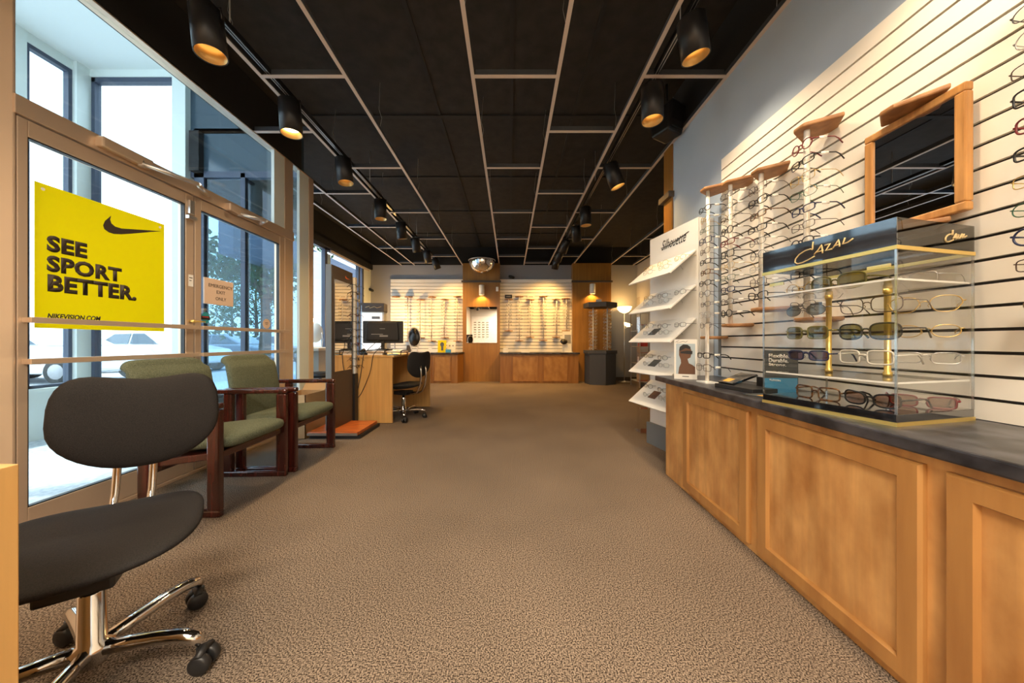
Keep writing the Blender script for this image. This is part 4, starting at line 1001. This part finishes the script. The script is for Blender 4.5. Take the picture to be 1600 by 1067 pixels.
# backlit pylon
r = thing('backlit_pylon', 'backlit white display pylon with a black header behind the monitor', 'display tower', (-2.23, 5.3, 0), .12)
b = B(); box(b, -.20, .16, -.06, .10, .0, 1.46); obj('cabinet', b, M_WHITE, r, bevel=.003)
obj('lit_panel', bx(-.18, .13, -.068, -.06, .1, 1.44), M_LIT, r)
b = B(); box(b, -.21, .17, -.10, .12, 1.46, 1.60); obj('header', b, M_BRONZE, r, bevel=.003)
b = B(); tube(b, [(-.12,-.102,1.525),(-.06,-.102,1.545),(-.05,-.102,1.515),(.02,-.102,1.54),(.06,-.102,1.52),(.13,-.102,1.54)], .004, 5); obj('header_script', b, M_GOLD, r)
obj('printed_label', bx(-.03, .10, -.071, -.068, 1.34, 1.385), M_GREY, r); obj('printed_line', bx(-.04, .02, -.071, -.068, 1.25, 1.258), M_GREY, r); obj('printed_line', bx(.04, .10, -.071, -.068, 1.25, 1.258), M_GREY, r)
r = thing('glass_shelf_tower', 'glass shelf tower with small frames between the white post and the lit pylon', 'display tower', (-2.30, 4.75, 0))
b = B(); box(b, -.12, .06, -.1, .1, .0, .06); obj('base', b, M_WHITE, r)
b = B()
for z in (.5, .78, 1.06, 1.34, 1.5): obj('glass_shelf', bx(-.12, .06, -.1, .1, z, z+.006), G_ACR, r)
b = B()
for x in (-.12, .055):
    for y in (-.1, .095): box(b, x, x+.006, y, y+.006, .06, 1.52)
obj('upright', b, M_STEEL, r)

# ================================================================== BACK WALL
def back_counter(x0, x1, doors, label, ends, wl):
    r = thing('back_cabinet', label, 'cabinet', ((x0+x1)/2, 7.8, 0), group='maple base cabinets along the back wall')
    b = B(); prism(b, [(x0, 7.51), (x1, 7.51), (x1+ends, 7.97), (x0, 7.97)], 'z', 0, .682); obj('carcass', b, M_MAPLEF, r, world=True)
    for a, c in doors:
        b = B(); w = .03
        for q in ((a, c, .04, .04+w), (a, c, .645-w, .645), (a, a+w, .04+w, .645-w), (c-w, c, .04+w, .645-w)): box(b, q[0], q[1], 7.494, 7.51, q[2], q[3])
        d = obj('door', b, M_MAPLEF, r, world=True, bevel=.004)
        p = obj('door_panel', bx(a+w, c-w, 7.501, 7.51, .04+w, .645-w), M_MAPLEB, d); p.data.transform(LOCM[r.name].inverted())
    b = B(); prism(b, [(x0-.015, 7.47), (x1+.025, 7.47), (x1+ends+.02, 7.97), (x0-.015, 7.97)], 'z', .685, .718)
    tag(obj('worktop', b, M_TOP, bevel=.003), wl, 'worktop')
back_counter(-2.95, -1.23, [(-2.88, -2.38), (-2.30, -1.84), (-1.80, -1.38)], 'maple base cabinet along the back wall left of the mirror pilaster', .12, 'dark worktop on the back-wall cabinet left of the mirror pilaster')
back_counter(-.235, 1.60, [(.04, .66), (.76, 1.36)], 'maple base cabinet along the back wall between the two wood pilasters', -.02, 'dark worktop on the back-wall cabinet between the wood pilasters')
YW = 7.97
def back_rods(xs, side):
    for i, (px, pt, pb, sh) in enumerate(xs):
        x = (px-797)*7.84/502; zt = .97+(534-pt)*7.84/502; zb = .97+(534-pb)*7.84/502
        n = int((zt-.10-zb)/.0815)
        rod_display((x, YW), 0, zt, zb, '%s rod display from the left on the back slatwall %s' % (NTH[i], side), 'rod displays on the back slatwall', 0, n if sh else 0, '%s rod of back-%s slatwall' % (NTH[i], 'right' if 'right' in side else 'left'), full=False, pitch=.0815, zfirst=zt-.13, rodr=.014, seed=10+i+(5 if 'right' in side else 0), bottom=sh, shaft=sh)
back_rods([(617,464,532,0),(637,464,532,1),(656,468.5,527,1),(674,464.5,532,1),(694,468,527,1),(714,464,532,1)], 'left of the mirror pilaster')
back_rods([(794.8,468,516,1),(811.4,463.7,531.6,1),(828.6,468.7,526,1),(849.3,463.7,531,1),(869.6,468,526,1),(885,467,516,1)], 'right of the mirror pilaster')
def bpx(px, y=7.95): return (px-797)*y/502
def bpz(py, y=7.95): return .97+(534-py)*y/502
r = thing('brand_sign', 'small black sign on the back slatwall above the first rod right of the pilaster', 'sign', (bpx(794.5), 7.955, bpz(466))); obj('plate', bx(-.09, .09, -.01, .012, 0, .09), M_BLKP, r); obj('print', bx(-.055, .055, -.012, -.01, .035, .052), M_GREY, r)
r = thing('brand_sign', 'small white sign on the back slatwall above the third rod right of the pilaster', 'sign', (bpx(829.5), 7.955, bpz(467))); obj('plate', bx(-.09, .09, -.01, .012, 0, .10), M_CARD, r); obj('print', bx(-.055, .055, -.012, -.01, .04, .06), M_GREY, r)
# wall mirror on the first pilaster
r = thing('wall_mirror', 'square frameless mirror on the left wood pilaster', 'mirror', (bpx(752.5), 7.85, bpz(535.5, 7.84)))
obj('mirror_glass', bx(bpx(729,7.84), bpx(776.5,7.84), 7.838, 7.849, bpz(535.5,7.84), bpz(479.5,7.84)), M_MIRROR, r, world=True)
def sconce(x, z, label):
    r = thing('wall_sconce', label, 'wall lamp', (x, 7.85, z), group='white downlight sconces')
    b = B(); lathe(b, [(.058,.0),(.066,.0),(.066,.235),(.060,.24),(.0,.24),(.0,.235),(.058,.23)], (0,-.085,0), 24, closed=True); obj('shade', b, M_WHITE, r)
    obj('backplate', bx(-.05, .05, -.03, 0, .06, .18), M_WHITE, r)
    b = B(); lathe(b, [(0,.06),(.045,.06),(.045,.07),(0,.07)], (0,-.085,0), 20); obj('bulb', b, M_BULB, r)
    spot('sconce_light', (x, 7.765, z+.03), (x, 7.83, 0), 22, 2.5, .6, AMBER)
def spot(name, loc, aim, e, angle, blend=.5, col=WARM, size=.03):
    d = bpy.data.lights.new(name, 'SPOT'); d.energy = e; d.color = col; d.spot_size = angle; d.spot_blend = blend; d.shadow_soft_size = size
    o = bpy.data.objects.new(name, d); link(o); o.location = loc
    o.rotation_euler = (Vector(aim)-Vector(loc)).to_track_quat('-Z', 'Y').to_euler(); return o
sconce(bpx(752.7, 7.76), 2.10, 'white cylinder sconce above the mirror on the left wood pilaster')
sconce(bpx(926, 7.76), 2.13, 'white cylinder sconce on the right wood pilaster above the frame carousel')
r = thing('wall_switch', 'small white sensor box at the upper right of the left pilaster', 'sensor', (bpx(777, 7.84), 7.85, 2.2)); obj('box', bx(-.03, .03, -.03, 0, 0, .11), M_WHITE, r, bevel=.008)
# convex dome mirror
r = thing('dome_mirror', 'silver convex half dome mirror at the ceiling above the left pilaster', 'mirror', (bpx(753, 7.55), 7.55, 2.55))
b = B(); R0 = .31; rings = []
for j in range(9):
    t = j/8*math.pi/2; rings.append([b.verts.new((R0*math.sin(t)*math.cos(a), R0*math.sin(t)*math.sin(a)*.9, .33-R0*math.cos(t)*1.0)) for a in [k*2*math.pi/32 for k in range(32)]])
for a_, c_ in zip(rings, rings[1:]):
    for i in range(32): b.faces.new((a_[i], a_[(i+1) % 32], c_[(i+1) % 32], c_[i]))
bmesh.ops.remove_doubles(b, verts=b.verts, dist=1e-5); bmesh.ops.recalc_face_normals(b, faces=b.faces); obj('dome', b, M_MIRROR, r, smooth=True)
b = B(); tube(b, [(R0*math.cos(a), R0*math.sin(a)*.9, .33) for a in [k*2*math.pi/32 for k in range(32)]], .010, 8, closed=True); obj('rim', b, M_STEEL, r)
b = B(); box(b, -.02, .02, -.02, .02, .04, .343); obj('hanger', b, M_STEEL, r)
# cameras
def cctv(x, y, z, label):
    r = thing('security_camera', label, 'camera', (x, y, z))
    b = B(); tube(b, [(0,0,0),(0,-.07,.0)], .010, 8); obj('bracket', b, M_BLKP, r); b = B(); tube(b, [(-.03,-.08,.02),(.03,-.09,.0),(.10,-.11,-.03)], [.03,.035,.03], 12); obj('housing', b, M_BLKP, r)
    b = B(); lathe(b, [(.03,-.006),(.03,0),(.0,0)], (0,0,0), 14, Matrix.Rotation(math.pi/2, 4, 'X')); obj('wall_plate', b, M_BLKP, r)
cctv(bpx(578, 8), 8.05, bpz(453, 8), 'small black security camera on the taupe wall at the far left corner')
cctv(bpx(797, 8), 8.05, bpz(433, 8), 'small black security camera on the wall just right of the left pilaster')
# back counter clutter
def card(name, label, cat, px, y, w, h, m, d=.03, z=.718, prints=()):
    r = thing(name, label, cat, (bpx(px, y), y, z)); b = B(); prism(b, [(0,0),(.004,0),(.034,h),(.030,h)], 'x', -w/2, w/2); box(b, -w/2, w/2, 0, .05, 0, .003); obj('card', b, m, r)
    return r
r = card('counter_card', 'yellow card with a dark printed head on the back counter left of the pilaster', 'card', 690.5, 7.60, .20, .29, M_YEL)
obj('printed_figure', flat_poly(flat_poly(B(), ellipse(.0,.19,.045,.055), (0,-.004,0), RX, (0,.1,1)), [(-.02,.05),(.03,.05),(.03,.15),(-.02,.15)], (0,-.004,0), RX, (0,.1,1)), M_DGREY, r)
r = card('counter_card', 'rounded white card with small prints on the back counter left of the pilaster', 'card', 705, 7.68, .20, .25, M_CARD)
obj('print', flat_poly(flat_poly(B(), ellipse(-.04,.16,.02,.02), (0,-.004,0), RX, (0,.12,1)), ellipse(.04,.16,.02,.02), (0,-.004,0), RX, (0,.12,1)), M_GREY, r)
r = thing('tissue_box', 'small blue box in front of the rounded white card on the back counter', 'box', (bpx(700.5, 7.55), 7.55, .718)); obj('carton', bx(-.06, .06, -.03, .03, 0, .075), M_BLUEC, r, bevel=.003); obj('lid_slot', bx(-.04, .04, -.012, .012, .075, .077), M_CARD, r)
for i, (px, w, h, lb) in enumerate(((679, .10, .08, 'small clear frame holder left of the yellow card'), (672, .08, .10, 'small clear frame holder at the left end of the visible back counter'), (790, .12, .10, 'clear acrylic holder at the left end of the right back counter'), (821, .20, .08, 'wide clear acrylic card holder on the right back counter'))):
    r = thing('acrylic_holder', lb, 'holder', (bpx(px, 7.65), 7.65, .718)); b = B(); box(b, -w/2, w/2, -.03, .03, 0, .006); box(b, -w/2, w/2, .0, .004, .006, h); obj('holder', b, G_ACRE, r); obj('insert', bx(-w/2+.01, w/2-.01, -.003, .0, .01, h-.01), M_CARD, r)
r = thing('frame_stand', 'white upright stand with a black oval plate at the right end of the back counter', 'display stand', (bpx(886, 7.65), 7.65, .718))
b = B(); box(b, -.11, .11, .0, .02, 0, .50); box(b, -.12, .12, -.06, .06, 0, .012); obj('panel', b, M_WHITE, r, bevel=.003); obj('printed_sheet', bx(-.06, .09, -.004, 0, .22, .42), M_GREY, r)
r = thing('oval_mirror', 'dark oval mirror tilted in front of the white stand on the back counter', 'mirror', (bpx(881, 7.58), 7.58, .718))
b = B(); lathe(b, [(0,-.005),(.085,-.005),(.085,.005),(0,.005)], (0,0,0), 24, Matrix.Rotation(math.pi/2-.2, 4, 'X'))
for v in b.verts: v.co.z = v.co.z*.75+.26
obj('mirror_plate', b, mat('dark painted mirror face', (.012,.010,.010), .35), r); b = B(); cyl(b, (0,.0,.0), (0,.0,.20), .005, 8); lathe(b, [(.05,0),(.05,.008),(.01,.012)], n=16); obj('stand', b, M_STEEL, r)
# carousel
r = thing('frame_carousel', 'charcoal hexagonal frame carousel in front of the right wood pilaster', 'eyewear display', (bpx(937.5, 7.45), 7.45, 0))
def hexa(rad, off=math.pi/6+.12): return [(rad*math.cos(off+k*math.pi/3), rad*.85*math.sin(off+k*math.pi/3)) for k in range(6)]
obj('base', prism(B(), hexa(.36), 'z', 0, .70), M_CHAR, r); obj('ledge', prism(B(), hexa(.39), 'z', .70, .775), M_CHAR, r, bevel=.004)
obj('canopy', prism(B(), hexa(.39), 'z', 1.755, 1.865), M_CHAR, r, bevel=.004)
sg_ = thing('brand_sign', 'small cream card standing on top of the frame carousel', 'sign', (bpx(936, 7.45), 7.45, 1.865)); obj('card', bx(-.07, .06, -.004, .004, 0, .09), M_CARD, sg_)
for s in (-.165, .165):
    b = B(); lathe(b, [(.017,.775),(.017,1.755)], (s,-.02,0), 10); obj('acrylic_rod', b, G_ACRR, r)
    for a in (.5, 2.0, 4.2, 5.7):
        for k in range(1): pass
pg = B()
for si, s in enumerate((-.165, .165)):
    for ai, a in enumerate((-math.pi*.25, -math.pi*.75)):
        px_, py_ = s+math.cos(a)*.075, -.02+math.sin(a)*.075
        for k in range(12):
            z = 1.69-k*.076-.038*ai; tube(pg, [(s,-.02,z),(px_,py_,z)], .003, 5)
            w = Vector(r.location)+Vector((px_, py_, z)); c = ['gold','silver','amber','clear','gold'][(k*2+ai+si) % 5]  # gold and amber frame colours imitate the glow from the lamps
            glasses(c, KINDS_[(k+ai) % 7], w, a+math.pi/2, '%s %s eyeglasses, %s, %s-facing row, %s rod of carousel' % (c, KINDS_[(k+ai) % 7], ORD[k], ['right','left'][ai], ['left','right'][si]), 'eyeglasses on the frame carousel', full=True, scale=1.12)
obj('pegs', pg, M_STEEL, r)
# floor lamp with two bowls
r = thing('floor_lamp', 'slim two-bowl floor lamp glowing in the back right corner', 'floor lamp', (bpx(975.5, 7.75), 7.75, 0))
b = B(); lathe(b, [(.14,0),(.14,.015),(.03,.03),(.012,.04)], n=28); obj('base', b, M_STEEL, r)
b = B(); cyl(b, (0,0,.04), (0,0,1.67), .010, 10); tube(b, [(0,0,1.30),(.03,-.01,1.30),(.07,-.02,1.33)], .007, 8); obj('pole', b, M_STEEL, r)
b = B(); lathe(b, [(.03,1.66),(.10,1.69),(.155,1.75),(.175,1.815),(.168,1.815),(.145,1.755),(.09,1.70),(.0,1.67)], n=28); obj('lamp_shade', b, M_SHADE, r)
b = B(); lathe(b, [(.02,-.06),(.07,-.04),(.095,.02),(.090,.02),(.06,-.035),(.0,-.05)], (.07,-.03,1.39), 20, Matrix.Rotation(.35, 4, 'Y')); obj('lamp_shade', b, M_SHADE, r)
def point(name, loc, e, col=WARM, size=.05):
    d = bpy.data.lights.new(name, 'POINT'); d.energy = e; d.color = col; d.shadow_soft_size = size; o = bpy.data.objects.new(name, d); link(o); o.location = loc
point('floor_lamp_light', (bpx(975.5, 7.75), 7.75, 1.88), 14, AMBER)
# the corner behind the lit pylon glows from a lamp standing there
r = thing('uplight', 'slender uplight hidden behind the backlit pylon, seen by its glow', 'floor lamp', (-2.62, 7.3, 0)); b = B(); lathe(b, [(.12,0),(.12,.02),(.012,.03),(.012,1.30),(.05,1.31),(.11,1.38),(.105,1.38),(.045,1.32),(0,1.315)], n=20); obj('stem', b, M_STEEL, r)
point('uplight_light', (-2.62, 7.3, 1.46), 50, AMBER)
# shelf unit back right
r = thing('shelf_unit', 'steel and glass shelf unit against the far right wall', 'shelf', (2.95, 7.0, 0))
b = B()
for x in (2.72, 3.12):
    for y in (6.75, 7.25): box(b, x, x+.02, y, y+.02, 0, 1.62)
obj('upright', b, M_STEEL, r, world=True)
for z in (.12, .5, .86, 1.2, 1.6): obj('shelf_board', bx(2.72, 3.14, 6.75, 7.27, z, z+.012), M_FURN if z < 1 else G_ACRE, r, world=True)
for i, (z, c, m, w) in enumerate(((.512,'white',M_CARD,.16),(.872,'red',M_RED,.14),(1.212,'white',M_CARD,.12),(.132,'tan',M_TAN,.2))):
    q = thing('carton', '%s carton on the %s shelf of the far right unit' % (c, ['second','third','fourth','lowest'][i]), 'box', (2.85, 6.9, z)); obj('box', bx(-w/2, w/2, -.08, .08, 0, .12), m, q, bevel=.002); obj('lid', bx(-w/2-.004, w/2+.004, -.084, .084, .12, .135), m, q)
# leaflet holder hanging at the tray tower far edge
r = thing('acrylic_literature_rack', 'clear acrylic literature rack standing just past the white tray tower', 'rack', (1.40, 3.45, 0))
b = B()
for z in (.25, .55, .85, 1.15): box(b, 1.384, 1.516, 3.42, 3.425, z, z+.24); box(b, 1.384, 1.516, 3.425, 3.50, z, z+.006)
obj('pocket', b, G_ACR, r, world=True); b = B(); box(b, 1.38, 1.384, 3.42, 3.50, 0.01, 1.45); box(b, 1.516, 1.52, 3.42, 3.50, 0.01, 1.45); box(b, 1.37, 1.53, 3.38, 3.56, 0, .01); obj('frame', b, G_ACR, r, world=True)
# ceiling speaker
r = thing('ceiling_speaker', 'black loudspeaker hung at the ceiling edge above the right wall', 'speaker', (1.44, 2.95, 2.98), .5)
b = B(); prism(b, [(-.09,-.13),(.09,-.13),(.13,.12),(-.13,.12)], 'x', -.10, .10); obj('cabinet', b, M_BLK, r, bevel=.02)
q = B(); box(q, -.085, .085, -.098, -.090, -.10, .10)
obj('grille', bx(-.08, .08, -.105, -.095, -.10, .08), M_BLKP, r, bevel=.004); b = B(); cyl(b, (0,0,.12), (0,0,.35), .012, 8); obj('bracket', b, M_BLKP, r)
# ================================================================== TRACK LIGHTING
def track(x, label):
    r = thing('lighting_track', label, 'lighting track', (x, 3.0, 2.90)); b = B(); box(b, x-.018, x+.018, -1.5, 7.9, 2.905, 2.94); obj('rail', b, M_BLK, r, world=True)
    b = B(); 
    for s in (-.009, .009): box(b, x+s-.002, x+s+.002, -1.5, 7.9, 2.902, 2.905)
    obj('conductor', b, M_STEEL, r, world=True)
    b = B()
    for y in (0, 2, 4, 6): cyl(b, (x, y, 2.94), (x, y, 3.34), .004, 6)
    obj('hanger', b, M_WIRE, r, world=True)
track(-1.745, 'long black lighting track over the door side'); track(1.06, 'long black lighting track over the right counter side')
def head(x, y, tx, ty, e, label, R=.078, Lh=.255, lit=True, angle=1.95, bulb=None, col=None):
    """tx, ty: how far the axis leans per unit down; the mouth faces down"""
    r = thing('track_spotlight', label, 'spotlight', (x, y, 2.905), group='cylinder heads on the two ceiling tracks')
    ax = Vector((tx, ty, -1)).normalized(); Q = Vector((0,0,-1)).rotation_difference(ax).to_matrix().to_4x4()
    top = Vector((tx*.02, ty*.02, -.035)); b = B()
    b = lathe(B(), [(0,0),(R*.9,0),(R,-.006),(R,-Lh),(R-.005,-Lh),(R-.005,-Lh*.45),(0,-Lh*.45)], top, 28, Q); o = obj('housing', b, [M_BLK], r)
    b = lathe(B(), [(R-.0055,-Lh+.002),(R-.0065,-Lh+.002),(R-.012,-Lh*.52),(R-.0055,-Lh*.5)], top, 28, Q, closed=True); obj('baffle', b, M_REFLECTOR, r)
    bz = .26 if lit else 0
    b = lathe(B(), [(0,-Lh*(.52+bz)),(R*.75,-Lh*(.54+bz)),(R*.75,-Lh*(.56+bz)),(0,-Lh*(.60+bz))], top, 20, Q); obj('bulb', b, bulb or (M_BULB if lit else M_BULBD), r)
    b = B(); box(b, -.02, .02, -.05, .05, -.002, .006); cyl(b, (0,0,0), (top.x, top.y, top.z+.002), .008, 8)
    s = Q @ Vector((R+.008,0,-.06)); tube(b, [(top.x*.5,0,-.02), tuple(top+Q @ Vector((R+.008,0,0))), tuple(top+s)], .005, 6)
    obj('yoke', b, M_BLK, r)
    p = Vector((x,y,2.905))+top+ax*(Lh*.97); spot('track_light', p, p+ax, e, angle, 1.0, col or WARM, R*.5)
    return r
LP = [(1.84,.10,.02),(2.54,.05,.02),(3.34,.14,.0),(4.31,.04,0),(5.10,.05,.25),(5.85,.08,.45),(6.65,.1,.45),(7.3,.35,.3)]
for i, (y, tx, ty) in enumerate(LP):
    head(-1.745, y, tx, ty, LAMP_LEFT*(1.0 if i < 4 else 1.5), 'black cylinder spotlight, %s from the camera on the door-side track' % ('nearest' if i == 0 else NTH[i]), lit=True if i in (1,) else False, col=WARM if i < 2 else AMBER)
RP = [(1.89,.20,.10),(2.40,.0,-.02),(3.45,.38,.0),(4.55,.05,.0),(5.25,.2,.35),(5.95,-.3,.55),(6.6,-.3,.5),(7.25,-.15,.4)]
for i, (y, tx, ty) in enumerate(RP):
    head(1.06, y, tx, ty, LAMP_RIGHT*(1.0 if i < 4 else 1.9), 'black cylinder spotlight, %s from the camera on the counter-side track' % ('nearest' if i == 0 else NTH[i]), Lh=.215 if i == 0 else .255, lit=i in (2, 4), col=WARM if i < 2 else AMBER)
# unseen heads added on the same tracks; the last pair lights the mirrored slatwall
for i, (x, y, tx, ty) in enumerate([(1.06, .95, .22, .1), (1.06, .2, .22, .1), (-1.745, .8, .25, .1), (-1.745, 0, .3, .0), (-1.745, -1.2, .1, -.7), (1.06, -1.2, -.2, -.7)]):
    head(x, y, tx, ty, (LAMP_RIGHT if x > 0 else LAMP_LEFT)*(1.0 if i < 4 else 2.0), 'black cylinder spotlight, %s of six added outside the picture above the camera' % NTH[i])
# wall washers on the back wall: the far heads aim at it
for x, y in ((-2.3, 6.6), (-1.5, 6.6), (.3, 6.6), (1.0, 6.6)):
    pass
# slatwall seen in the mirror, then housings for the added fill lights
slatwall('slatwall_panel', 'cream slatwall behind the camera, seen in the pilaster mirror', (-2.25, -3.2, .75), (1,0,0), (0,1,0), 1.5, .75, 2.45, .80, .0762, .0085, .025)
for c_ in range(4):
    for k in range(7):
        glasses('black', 'square', (-2.05+c_*.24, -3.13, 2.1-k*.14), math.pi, 'black square sunglasses, %s, %s sunglass column reflected in pilaster mirror' % (ORD[k], NTH[c_]), 'sunglasses reflected in the pilaster mirror', lens=G_OLIVE, tagged=False)
for y in (-.9, -2.4):
    r = thing('fill_light_housing', 'added fill light housing outside the picture %s the camera' % ('just behind' if y > -1 else 'far behind'), 'ceiling light', (-.1, y, 2.86)); b = B(); box(b, -.6, .6, -.34, .34, .0, .08); obj('housing', b, M_WHITE, r)
